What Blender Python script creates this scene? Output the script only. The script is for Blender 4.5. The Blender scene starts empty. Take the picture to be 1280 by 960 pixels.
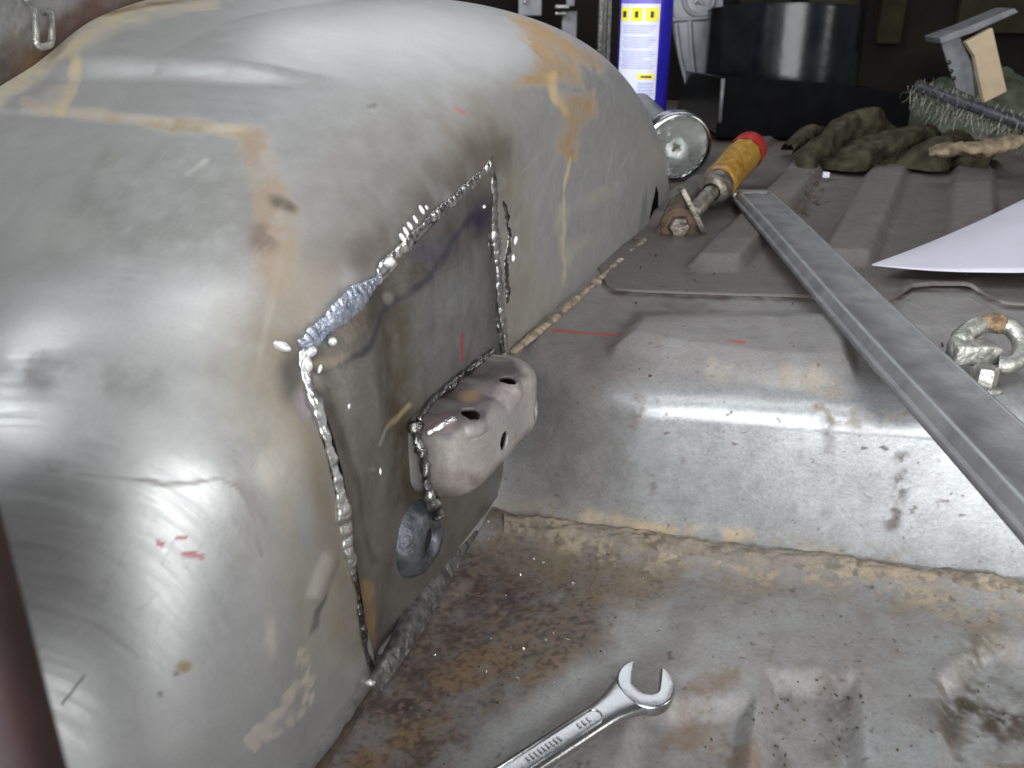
import bpy, bmesh, math, random
import numpy as np
from mathutils import Matrix, Vector

random.seed(7)
RNG = np.random.default_rng(7)
SC = bpy.context.scene
COL = SC.collection

# ------------------------------------------------------------------ camera
CAM_H, PITCH, FOC = 0.30, math.radians(24), 1109.0
cam_d = bpy.data.cameras.new('camera')
cam = bpy.data.objects.new('camera', cam_d); COL.objects.link(cam)
cam.location = (0, 0, CAM_H)
cam.rotation_euler = (math.pi/2 - PITCH, 0, 0)
cam_d.sensor_width = 36.0
cam_d.lens = 36.0*FOC/1280.0
cam_d.clip_start = 0.01; cam_d.clip_end = 50
cam_d.dof.use_dof = True
cam_d.dof.focus_distance = 0.52
cam_d.dof.aperture_fstop = 18.0
SC.camera = cam

# ------------------------------------------------------------------ world and light
w = bpy.data.worlds.new('World'); SC.world = w; w.use_nodes = True
bg = w.node_tree.nodes['Background']
bg.inputs[0].default_value = (0.92, 0.94, 1.0, 1); bg.inputs[1].default_value = 0.06

def area(name, loc, target, sx, sy, power, col=(1, 1, 1)):
    d = bpy.data.lights.new(name, 'AREA'); d.shape = 'RECTANGLE'; d.size = sx; d.size_y = sy
    d.energy = power; d.color = col
    o = bpy.data.objects.new(name, d); COL.objects.link(o)
    o.location = loc
    o.rotation_euler = (Vector(target)-Vector(loc)).to_track_quat('-Z', 'Y').to_euler()
    return o
area('door_light', (0.20, -1.30, 0.50), (0.0, 0.40, 0.1), 1.4, 1.7, 40.0, (0.96, 0.98, 1.0))
area('roof_window_light', (0.20, -0.10, 1.45), (0.05, 0.45, 0.1), 0.8, 0.4, 3.2, (0.95, 0.98, 1.0))
area('left_window_light', (-1.00, 0.18, 1.08), (-0.15, 0.35, 0.2), 1.0, 0.36, 29.0, (0.88, 0.94, 1.0))
area('rear_window_light', (0.22, 1.50, 1.15), (-0.05, 0.5, 0.25), 1.2, 0.6, 3.2, (0.90, 0.95, 1.0))
area('right_door_light', (1.70, 0.10, 0.60), (0.05, 0.5, 0.12), 0.30, 0.8, 4.5, (1.0, 0.98, 0.95))

SC.view_settings.view_transform = 'Standard'
SC.view_settings.look = 'None'
SC.view_settings.exposure = 0.44
SC.view_settings.gamma = 1.0
SC.view_settings.use_curve_mapping = False
SC.cycles.max_bounces = 6

# ------------------------------------------------------------------ helpers
cP, sP = math.cos(PITCH), math.sin(PITCH)
def ray(px, py):
    u, v = (px-640)/FOC, (480-py)/FOC
    return np.array([u, cP+v*sP, -sP+v*cP])
def at_z(px, py, z):
    d = ray(px, py); t = (z-CAM_H)/d[2]
    return np.array([0, 0, CAM_H])+t*d
def at_y(px, py, y):
    d = ray(px, py); return np.array([0, 0, CAM_H])+d*(y/d[1])
def at_t(px, py, t):
    return np.array([0, 0, CAM_H])+ray(px, py)*t
def project(X):
    d = X-np.array([0, 0, CAM_H])
    f = np.maximum(d[..., 1]*cP-d[..., 2]*sP, 1e-3)
    return 640+FOC*d[..., 0]/f, 480-FOC*(d[..., 1]*sP+d[..., 2]*cP)/f

def _h(i, j, k, seed):
    n = (i*374761393+j*668265263+k*2147483647+seed*144269) & 0xffffffff
    n = ((n ^ (n >> 13))*1274126177) & 0xffffffff
    n = n ^ (n >> 16)
    return (n & 0xffff)/65535.0
_ROT = np.linalg.qr(np.array([[.8, .3, -.5], [-.4, .9, .25], [.45, .1, .85]]))[0]
def vnoise(X, scale, seed=0):
    Q = (X@_ROT)*scale+seed*3.7; F = np.floor(Q); f = Q-F; f = f*f*(3-2*f); I = F.astype(np.int64)
    i, j, k = I[..., 0], I[..., 1], I[..., 2]; a, b, c = f[..., 0], f[..., 1], f[..., 2]
    r = 0
    for di in (0, 1):
        for dj in (0, 1):
            for dk in (0, 1):
                r = r+_h(i+di, j+dj, k+dk, seed)*(a if di else 1-a)*(b if dj else 1-b)*(c if dk else 1-c)
    return r
def fbm(X, scale, seed=0, octs=4):
    r = 0; a = 1; s = 0
    for o in range(octs):
        r = r+a*vnoise(X, scale*2**o, seed+o*17); s += a; a *= 0.5
    return r/s
def sst(a, b, x):
    t = np.clip((x-a)/(b-a), 0, 1); return t*t*(3-2*t)

class Paint:
    """surface colour, roughness and metalness of a sheet, laid down stain by stain, painted shade included"""
    def __init__(self, X, col, rough=.42, metal=.3, wob=7):
        self.X = X
        px, py = project(X)
        n1 = fbm(X, 40, 3, 5)-.5; n2 = fbm(X, 40, 91, 5)-.5
        self.rx, self.ry = px, py
        self.px = px+n1*4*wob; self.py = py+n2*4*wob
        self.n = fbm(X, 70, 5, 5); self.nf = fbm(X, 260, 8, 3); self.nl = fbm(X, 14, 12, 3); self.mot = fbm(X, 110, 44, 4)
        m = X.shape[0]
        self.c = np.tile(np.array(col, float), (m, 1)); self.r = np.full(m, float(rough)); self.m = np.full(m, float(metal))
    def add(self, mask, col, rough=None, metal=None, mt=1.7):
        k = np.clip(mask, 0, 1)*np.clip(.86+mt*(self.mot-.5), .1, 1.1); k = np.clip(k, 0, 1)
        self.c += (np.array(col)-self.c)*k[:, None]
        if rough is not None: self.r += (rough-self.r)*k
        if metal is not None: self.m += (metal-self.m)*k
    def mul(self, mask, f):
        self.c *= (1+(f-1)*np.clip(mask, 0, 1))[:, None]
    def line(self, pts, width, soft=.5, raw=False):
        x, y = (self.rx, self.ry) if raw else (self.px, self.py)
        d = np.full(x.shape, 1e9)
        for (ax, ay), (bx, by) in zip(pts[:-1], pts[1:]):
            vx, vy = bx-ax, by-ay; L = vx*vx+vy*vy+1e-9
            t = np.clip(((x-ax)*vx+(y-ay)*vy)/L, 0, 1)
            d = np.minimum(d, np.hypot(x-ax-t*vx, y-ay-t*vy))
        h = width/2
        return 1-sst(h*(1-soft), h*(1+soft), d)
    def blob(self, cx, cy, rx, ry, ang=0, soft=.6):
        a = math.radians(ang); x, y = self.px-cx, self.py-cy
        u = (x*math.cos(a)+y*math.sin(a))/rx; v = (-x*math.sin(a)+y*math.cos(a))/ry
        return 1-sst(1-soft, 1+soft, np.hypot(u, v))
    def poly(self, pts, soft=8, raw=False):
        x, y = (self.rx, self.ry) if raw else (self.px, self.py)
        inside = np.zeros(x.shape, bool); d = np.full(x.shape, 1e9)
        n = len(pts)
        for i in range(n):
            ax, ay = pts[i]; bx, by = pts[(i+1) % n]
            c = ((ay > y) != (by > y)) & (x < (bx-ax)*(y-ay)/((by-ay) or 1e-9)+ax)
            inside ^= c
            vx, vy = bx-ax, by-ay; L = vx*vx+vy*vy+1e-9
            t = np.clip(((x-ax)*vx+(y-ay)*vy)/L, 0, 1)
            d = np.minimum(d, np.hypot(x-ax-t*vx, y-ay-t*vy))
        sd = np.where(inside, d, -d)
        return sst(-soft, soft, sd)
    def rag(self, mask, amp=1.1, lo=.36, hi=.64):
        return sst(lo, hi, mask+(self.n*.6+self.nf*.4-.5)*amp*np.minimum(1, mask*4))
    def store(self, me):
        a = me.attributes.new('Col', 'FLOAT_COLOR', 'POINT')
        a.data.foreach_set('color', np.hstack([np.clip(self.c, 0, 1), np.ones((len(self.c), 1))]).astype(np.float32).ravel())
        a = me.attributes.new('Rough', 'FLOAT', 'POINT'); a.data.foreach_set('value', np.clip(self.r, .05, 1).astype(np.float32))
        a = me.attributes.new('Metal', 'FLOAT', 'POINT'); a.data.foreach_set('value', np.clip(self.m, 0, 1).astype(np.float32))

# ------------------------------------------------------------------ materials
def nodes(name):
    m = bpy.data.materials.new(name); m.use_nodes = True
    nt = m.node_tree; return m, nt, nt.nodes['Principled BSDF']
def painted(name, spk=.25, bump=.15, bscale=420, scratch=0.0):
    m, nt, b = nodes(name); L = nt.links.new; N = nt.nodes.new
    at = N('ShaderNodeAttribute'); at.attribute_name = 'Col'
    ar = N('ShaderNodeAttribute'); ar.attribute_name = 'Rough'
    am = N('ShaderNodeAttribute'); am.attribute_name = 'Metal'
    tc = N('ShaderNodeTexCoord')
    n1 = N('ShaderNodeTexNoise'); n1.inputs['Scale'].default_value = bscale; n1.inputs['Detail'].default_value = 5
    n2 = N('ShaderNodeTexNoise'); n2.inputs['Scale'].default_value = 90; n2.inputs['Detail'].default_value = 6; n2.inputs['Roughness'].default_value = .7
    L(tc.outputs['Object'], n1.inputs['Vector']); L(tc.outputs['Object'], n2.inputs['Vector'])
    mr = N('ShaderNodeMapRange'); mr.inputs[1].default_value = .3; mr.inputs[2].default_value = .7
    mr.inputs[3].default_value = 1-spk; mr.inputs[4].default_value = 1+spk
    L(n2.outputs['Fac'], mr.inputs[0])
    n3 = N('ShaderNodeTexNoise'); n3.inputs['Scale'].default_value = 520; n3.inputs['Detail'].default_value = 6; n3.inputs['Roughness'].default_value = .75
    L(tc.outputs['Object'], n3.inputs['Vector'])
    mr3 = N('ShaderNodeMapRange'); mr3.inputs[1].default_value = .3; mr3.inputs[2].default_value = .7; mr3.inputs[3].default_value = 1-spk*1.3; mr3.inputs[4].default_value = 1+spk*1.3
    L(n3.outputs['Fac'], mr3.inputs[0])
    mm = N('ShaderNodeMath'); mm.operation = 'MULTIPLY'; L(mr.outputs[0], mm.inputs[0]); L(mr3.outputs[0], mm.inputs[1])
    mx = N('ShaderNodeVectorMath'); mx.operation = 'SCALE'
    L(at.outputs['Color'], mx.inputs[0]); L(mm.outputs[0], mx.inputs['Scale'])
    L(mx.outputs[0], b.inputs['Base Color'])
    ra = N('ShaderNodeMath'); ra.operation = 'MULTIPLY_ADD'; ra.inputs[1].default_value = .22; 
    sub = N('ShaderNodeMath'); sub.operation = 'SUBTRACT'; sub.inputs[1].default_value = .11
    L(n2.outputs['Fac'], ra.inputs[0]); L(ar.outputs['Fac'], sub.inputs[0]); L(sub.outputs[0], ra.inputs[2])
    mp = N('ShaderNodeMapping'); mp.inputs['Rotation'].default_value = (.3, .7, .5); mp.inputs['Scale'].default_value = (25, 900, 60)
    ns = N('ShaderNodeTexNoise'); ns.inputs['Scale'].default_value = 1.0; ns.inputs['Detail'].default_value = 3
    L(tc.outputs['Object'], mp.inputs['Vector']); L(mp.outputs[0], ns.inputs['Vector'])
    rs = N('ShaderNodeMath'); rs.operation = 'MULTIPLY_ADD'; rs.inputs[1].default_value = .24; L(ns.outputs['Fac'], rs.inputs[0])
    sb = N('ShaderNodeMath'); sb.operation = 'SUBTRACT'; sb.inputs[1].default_value = .12; L(ra.outputs[0], sb.inputs[0]); L(sb.outputs[0], rs.inputs[2])
    L(rs.outputs[0], b.inputs['Roughness']); L(am.outputs['Fac'], b.inputs['Metallic'])
    bp = N('ShaderNodeBump'); bp.inputs['Strength'].default_value = bump; bp.inputs['Distance'].default_value = .001
    L(n1.outputs['Fac'], bp.inputs['Height']); L(bp.outputs[0], b.inputs['Normal'])
    return m
def solid(name, col, rough=.5, metal=0.0, var=.2, scale=60, bump=.1, bscale=200, col2=None, spec=.5, trans=0, detail=5):
    m, nt, b = nodes(name); L = nt.links.new; N = nt.nodes.new
    tc = N('ShaderNodeTexCoord'); n = N('ShaderNodeTexNoise'); n.inputs['Scale'].default_value = scale; n.inputs['Detail'].default_value = detail
    L(tc.outputs['Object'], n.inputs['Vector'])
    r = N('ShaderNodeValToRGB'); r.color_ramp.elements[0].position = .35; r.color_ramp.elements[1].position = .65
    c2 = col2 if col2 else tuple(min(1, c*(1+var)) for c in col)
    c1 = col if col2 else tuple(c*(1-var) for c in col)
    r.color_ramp.elements[0].color = (*c1, 1); r.color_ramp.elements[1].color = (*c2, 1)
    L(n.outputs['Fac'], r.inputs[0]); L(r.outputs[0], b.inputs['Base Color'])
    b.inputs['Metallic'].default_value = metal; b.inputs['Specular IOR Level'].default_value = spec
    mr = N('ShaderNodeMapRange'); mr.inputs[3].default_value = max(.03, rough-.08); mr.inputs[4].default_value = min(1, rough+.08)
    L(n.outputs['Fac'], mr.inputs[0]); L(mr.outputs[0], b.inputs['Roughness'])
    if trans: b.inputs['Transmission Weight'].default_value = trans
    if bump:
        n2 = N('ShaderNodeTexNoise'); n2.inputs['Scale'].default_value = bscale; n2.inputs['Detail'].default_value = 4
        L(tc.outputs['Object'], n2.inputs['Vector'])
        bp = N('ShaderNodeBump'); bp.inputs['Strength'].default_value = bump; bp.inputs['Distance'].default_value = .002
        L(n2.outputs['Fac'], bp.inputs['Height']); L(bp.outputs[0], b.inputs['Normal'])
    return m
M = {}
M['sheet'] = painted('sheet_metal', .045, .04)
M['dirty'] = painted('dirty_sheet_metal', .14, .11)
M['raw'] = painted('raw_steel', .13, .10)
M['weld'] = solid('weld_metal', (.92, .91, .89), .30, 1, .06, 150, .2, 400)
M['weld_mid'] = solid('weld_grey', (.74, .725, .70), .30, 1, .25, 150, .35, 350)
M['spatter'] = solid('weld_spatter', (.95, .94, .92), .32, .6, .03, 3, 0)
M['weld_dark'] = solid('weld_scale', (.16, .15, .145), .3, 1, .0, 140, .35, 400, col2=(.40, .39, .37))
M['weld_blue'] = solid('weld_blue', (.42, .5, .66), .28, .9, .0, 300, .5, 500, col2=(.72, .76, .85))
M['sealer'] = solid('seam_sealer', (.15, .115, .08), .8, 0, 0, 110, .7, 200, col2=(.36, .295, .21))
M['grime'] = solid('sealer_grime', (.085, .072, .06), .9, 0, 0, 90, .9, 300, col2=(.26, .215, .16))
M['gap_shade'] = solid('painted_gap_shade', (.004, .003, .003), .9, 0, .2, 60, 0, spec=.05)  # black that stands for the shade inside the torn slit
M['flange'] = solid('flange_steel', (.10, .096, .092), .36, .7, 0, 160, .5, 260, col2=(.24, .23, .215))
M['nut'] = solid('nut_steel', (.055, .058, .066), .42, .55, 0, 130, .4, 300, col2=(.135, .14, .155))
M['chrome'] = solid('chrome', (.47, .47, .475), .27, 1, .06, 90, .05, 300)
M['zinc'] = solid('zinc', (.24, .24, .215), .4, .7, 0, 130, .5, 260, col2=(.42, .41, .37))
M['old_steel'] = solid('old_steel', (.10, .085, .07), .42, .7, 0, 120, .5, 240, col2=(.28, .25, .21))
M['reflector'] = solid('reflector', (.85, .86, .86), .30, 1, .1, 60, .3, 120)
M['crumb'] = solid('dirt_crumb', (.035, .026, .02), .9, 0, 0, 120, .3, 240, col2=(.10, .075, .05))
M['rust'] = solid('rust', (.06, .037, .025), .75, 0, 0, 120, .6, 240, col2=(.15, .085, .05))
M['rust_light'] = solid('light_rust', (.10, .06, .03), .8, .1, 0, 200, .9, 240, col2=(.28, .20, .11))
M['bar'] = solid('bar_metal', (.17, .168, .172), .45, .3, 0, 50, .2, 400, col2=(.25, .242, .245))
M['bar_end'] = solid('bar_end', (.3, .31, .31), .4, .4, .1, 80, .1, 300)
M['paper'] = solid('white_paper', (.53, .515, .575), .6, 0, .05, 14, .02, 100)
M['yellow'] = solid('yellow_plastic', (.22, .115, .014), .35, 0, 0, 110, .3, 160, col2=(.36, .205, .035))
M['red'] = solid('red_plastic', (.34, .022, .02), .35, 0, .15, 60, .05, 200)
M['black'] = solid('black_plastic', (.006, .007, .009), .2, 0, .3, 30, .08, 120)
M['black_matte'] = solid('black_matte', (.003, .003, .0035), .6, 0, .3, 40, .05, 120, spec=.04)
M['black_rough'] = solid('black_sheet', (.010, .009, .009), .5, 0, .4, 40, .3, 160)
M['glove'] = solid('olive_fabric', (.020, .018, .010), .9, 0, 0, 70, .9, 300, col2=(.055, .048, .030), spec=.12)
M['cloth'] = solid('dark_green_cloth', (.05, .06, .04), .95, 0, 0, 60, .6, 500, col2=(.09, .10, .075), spec=.1)
M['cork'] = solid('tan_felt', (.10, .075, .048), .9, 0, 0, 90, .9, 220, col2=(.23, .18, .12), spec=.1)
M['card'] = solid('cardboard', (.36, .285, .19), .85, 0, .06, 60, .15, 240, spec=.2)
M['grey'] = solid('grey_plastic', (.16, .165, .175), .4, 0, .15, 50, .1, 200)
M['greyd'] = solid('grey_plate', (.14, .14, .15), .5, .3, .2, 60, .1, 200)
M['blue'] = solid('blue_can', (.02, .015, .36), .3, .1, .08, 40, .02, 200)
M['label'] = solid('label_white', (.62, .62, .72), .45, 0, .04, 80, .02, 200)
M['ink'] = solid('label_ink', (.42, .43, .66), .5, 0, .1, 200, 0)
M['header'] = solid('label_header', (.16, .13, .5), .45, 0, .1, 100, 0)
M['hazard'] = solid('label_yellow', (.80, .68, .03), .45, 0, .06, 100, 0)
M['dark'] = solid('dark_ink', (.03, .03, .02), .5, 0, .1, 100, 0)
M['maroon'] = solid('maroon_vinyl', (.022, .007, .006), .6, 0, .25, 40, .2, 200)
M['wall'] = solid('dark_back_panel', (.004, .003, .003), .7, 0, 0, 6, .1, 60, col2=(.012, .010, .006), detail=3, spec=.08)
M['olive'] = solid('dark_olive_panel', (.018, .016, .008), .8, 0, .5, 12, .1, 60, spec=.1)
M['bristle'] = solid('steel_wire', (.12, .115, .10), .4, 1, .5, 400, 0)
M['wood'] = solid('dark_brush_handle', (.03, .028, .036), .45, 0, .3, 50, .2, 150)
M['red_mark'] = solid('red_marker', (.5, .03, .04), .6, 0, .2, 200, 0)
def glass():
    m, nt, b = nodes('lens_glass'); b.inputs['Transmission Weight'].default_value = .85; b.inputs['Roughness'].default_value = .06
    b.inputs['Base Color'].default_value = (.62, .64, .62, 1); b.inputs['IOR'].default_value = 1.45
    tc = nt.nodes.new('ShaderNodeTexCoord'); v = nt.nodes.new('ShaderNodeTexVoronoi'); v.inputs['Scale'].default_value = 110
    bp = nt.nodes.new('ShaderNodeBump'); bp.inputs['Strength'].default_value = .45; bp.inputs['Distance'].default_value = .003
    nt.links.new(tc.outputs['Object'], v.inputs['Vector']); nt.links.new(v.outputs['Distance'], bp.inputs['Height']); nt.links.new(bp.outputs[0], b.inputs['Normal'])
    return m
M['glass'] = glass()

# ------------------------------------------------------------------ object helpers
def link(o): COL.objects.link(o); return o
def tag(o, label=None, cat=None, group=None, kind=None):
    if label: o['label'] = label
    if cat: o['category'] = cat
    if group: o['group'] = group
    if kind: o['kind'] = kind
    return o
def empty(name, loc, label, cat, group=None):
    e = bpy.data.objects.new(name, None); e.location = loc; e.empty_display_size = .02
    link(e); return tag(e, label, cat, group)
def mk(name, V, Fc, mat, parent=None, smooth=True, recenter=True):
    V = np.asarray(V, float)
    me = bpy.data.meshes.new(name)
    loc = np.zeros(3)
    if parent is None and recenter:
        loc = np.array([V[:, 0].mean(), V[:, 1].mean(), V[:, 2].min()])
    me.from_pydata((V-loc).tolist(), [], [list(f) for f in Fc]); me.update()
    if smooth: me.polygons.foreach_set('use_smooth', [True]*len(me.polygons))
    me.materials.append(M[mat] if isinstance(mat, str) else mat)
    o = bpy.data.objects.new(name, me); o.location = loc; link(o)
    if parent is not None:
        o.parent = parent
        if parent.type == 'EMPTY' or parent.parent is None:
            o.matrix_parent_inverse = Matrix.Translation(-Vector(parent.location))
    return o
def grid_obj(name, X, mat, paint=None, parent=None, drop=None, recenter=False):
    """X: (a,b,3) array -> quad sheet"""
    a, b, _ = X.shape
    idx = np.arange(a*b).reshape(a, b)
    q = np.stack([idx[:-1, :-1], idx[1:, :-1], idx[1:, 1:], idx[:-1, 1:]], -1).reshape(-1, 4)
    if drop is not None: q = q[~drop.reshape(-1)]
    me = bpy.data.meshes.new(name)
    me.vertices.add(a*b); me.vertices.foreach_set('co', X.reshape(-1).astype(np.float32))
    me.loops.add(len(q)*4); me.loops.foreach_set('vertex_index', q.reshape(-1).astype(np.int32))
    me.polygons.add(len(q)); me.polygons.foreach_set('loop_start', np.arange(0, len(q)*4, 4, dtype=np.int32))
    me.polygons.foreach_set('use_smooth', np.ones(len(q), bool))
    me.update(calc_edges=True)
    if paint is not None: paint.store(me)
    me.materials.append(M[mat])
    o = bpy.data.objects.new(name, me); link(o)
    if parent is not None:
        o.parent = parent; o.matrix_parent_inverse = Matrix.Translation(-Vector(parent.location))
    return o
def frame(d, up=(0, 0, 1)):
    d = np.asarray(d, float); d = d/np.linalg.norm(d)
    up = np.asarray(up, float)
    if abs(d@up)/np.linalg.norm(up) > .97: up = np.array([1., .2, 0])
    r = np.cross(d, up); r /= np.linalg.norm(r); u = np.cross(r, d)
    return r, u, d
def tube(path, rad, seg=12, flat=1.0, up=(0, 0, 1), cap=True):
    path = np.asarray(path, float); n = len(path)
    rad = np.full(n, rad) if np.isscalar(rad) else np.asarray(rad)
    V = []; Fc = []
    for i in range(n):
        d = path[min(i+1, n-1)]-path[max(i-1, 0)]
        r, u, _ = frame(d, up)
        for k in range(seg):
            a = 2*math.pi*k/seg
            V.append(path[i]+r*math.cos(a)*rad[i]+u*math.sin(a)*rad[i]*flat)
    for i in range(n-1):
        for k in range(seg):
            k2 = (k+1) % seg
            Fc.append((i*seg+k, i*seg+k2, (i+1)*seg+k2, (i+1)*seg+k))
    if cap:
        Fc.append(tuple(range(seg))[::-1]); Fc.append(tuple((n-1)*seg+k for k in range(seg)))
    return V, Fc
def lathe(prof, p0, d, seg=40, up=(0, 0, 1), closed=False):
    """prof: [(radius, distance along d)]"""
    r, u, d = frame(d, up); p0 = np.asarray(p0, float)
    V = []; Fc = []; n = len(prof)
    for (R, h) in prof:
        for k in range(seg):
            a = 2*math.pi*k/seg
            V.append(p0+d*h+(r*math.cos(a)+u*math.sin(a))*max(R, 1e-5))
    for i in range(n-1 if not closed else n):
        j = (i+1) % n
        for k in range(seg):
            k2 = (k+1) % seg
            Fc.append((i*seg+k, i*seg+k2, j*seg+k2, j*seg+k))
    return V, Fc
def spline(pts, n):
    """Catmull-Rom through pts, n samples evenly spaced"""
    P = np.asarray(pts, float)
    if len(P) == 2: P = np.array([P[0], (P[0]+P[1])/2, P[1]])
    Q = np.vstack([2*P[0]-P[1], P, 2*P[-1]-P[-2]]); out = []
    for i in range(1, len(Q)-2):
        for t in np.linspace(0, 1, 24, endpoint=False):
            a, b, c, d = Q[i-1:i+3]
            out.append(.5*((2*b)+(c-a)*t+(2*a-5*b+4*c-d)*t*t+(3*b-a-3*c+d)*t**3))
    out.append(P[-1]); out = np.array(out)
    L = np.r_[0, np.cumsum(np.linalg.norm(np.diff(out, axis=0), axis=1))]
    s = np.linspace(0, L[-1], n)
    return np.stack([np.interp(s, L, out[:, k]) for k in range(out.shape[1])], 1)
def prism(outline, th, org, ex, ey, ez, bevel=.0008, seg=2):
    """outline [(a,b)] in ex,ey, extruded along ez by th, bevelled"""
    bm = bmesh.new()
    org, ex, ey, ez = [np.asarray(v, float) for v in (org, ex, ey, ez)]
    lo = [bm.verts.new(org+ex*a+ey*b) for a, b in outline]
    f = bm.faces.new(lo)
    r = bmesh.ops.extrude_face_region(bm, geom=[f])
    for v in r['geom']:
        if isinstance(v, bmesh.types.BMVert): v.co += Vector(ez*th)
    bmesh.ops.recalc_face_normals(bm, faces=bm.faces)
    if bevel:
        es = [e for e in bm.edges if e.is_manifold and e.calc_face_angle(0) > .5]
        bmesh.ops.bevel(bm, geom=es, offset=bevel, segments=seg, profile=.5, affect='EDGES', clamp_overlap=True)
    V = [tuple(v.co) for v in bm.verts]; bm.verts.index_update()
    Fc = [tuple(v.index for v in f.verts) for f in bm.faces]
    bm.free(); return V, Fc
def join(*parts):
    V = []; Fc = []
    for v, f in parts:
        o = len(V); V += [tuple(x) for x in v]; Fc += [tuple(i+o for i in q) for q in f]
    return V, Fc
X3, Y3, Z3 = np.eye(3)
def autosmooth(o, ang=35):
    me = o.data
    bm = bmesh.new(); bm.from_mesh(me)
    for e in bm.edges: e.smooth = not (e.is_manifold and e.calc_face_angle(0) > math.radians(ang))
    bm.to_mesh(me); bm.free(); return o

# ------------------------------------------------------------------ wheel arch surface
A2 = np.array([.375, .927]); A2 /= np.linalg.norm(A2); N2 = np.array([A2[1], -A2[0]]); O2 = np.array([0, .5])
A3 = np.array([*A2, 0]); N3 = np.array([*N2, 0])
S_C, R_F, R_R, R_Z, P_R, R_0, DEP, WID, Z_C, P_F = .116, .4572, .4363, .3063, 1.98, .7894, .1345, .2046, -.0114, 2.215
def snz(s, n, z):
    s, n, z = np.broadcast_arrays(*[np.asarray(v, float) for v in (s, n, z)])
    return np.stack([O2[0]+s*A2[0]+n*N2[0], O2[1]+s*A2[1]+n*N2[1], z], -1)
def to_sn(X):
    d = X[..., :2]-O2
    return d@A2, d@N2
def arch_n(s, z):
    s = np.asarray(s, float); z = np.asarray(z, float)
    R = np.where(s > S_C, R_R, R_F); p = np.where(s > S_C, P_R, P_F)
    rho = (np.abs((s-S_C)/R)**p+np.abs((z-Z_C)/R_Z)**p)**(1/p)
    t = np.clip((rho-R_0)/(1-R_0), 0, 1)
    return np.where(rho > 1, -9., -DEP*(1-np.sqrt(1-t*t)))
def at_n(px, py, n):
    d = ray(px, py); return np.array([0, 0, CAM_H])+d*((n+O2@N2)/(d[:2]@N2))
def arch_hit(px, py):
    d = ray(px, py); t = np.linspace(.1, 1.4, 6000)
    X = np.array([0, 0, CAM_H])+t[:, None]*d
    s, n = to_sn(X); g = n-arch_n(s, X[:, 2])
    k = np.argmax(g < 0)
    return X[k]

Z_UP = 0.10   # height of the raised rear floor

PATCH_PX = [(375, 438), (615, 203), (632, 458), (628, 588), (468, 852)]

# ------------------------------------------------------------------ setting: floors
def step_line(x):      # plan line of the riser's top edge
    return np.interp(x, [-.12, 0, .035, .07, .21, .45, .8], [.60, .507, .468, .447, .424, .385, .33])
def base_line(x):      # plan line of the riser's foot
    return np.interp(x, [-.12, 0, .277, .8], [.492, .463, .398, .26])

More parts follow.
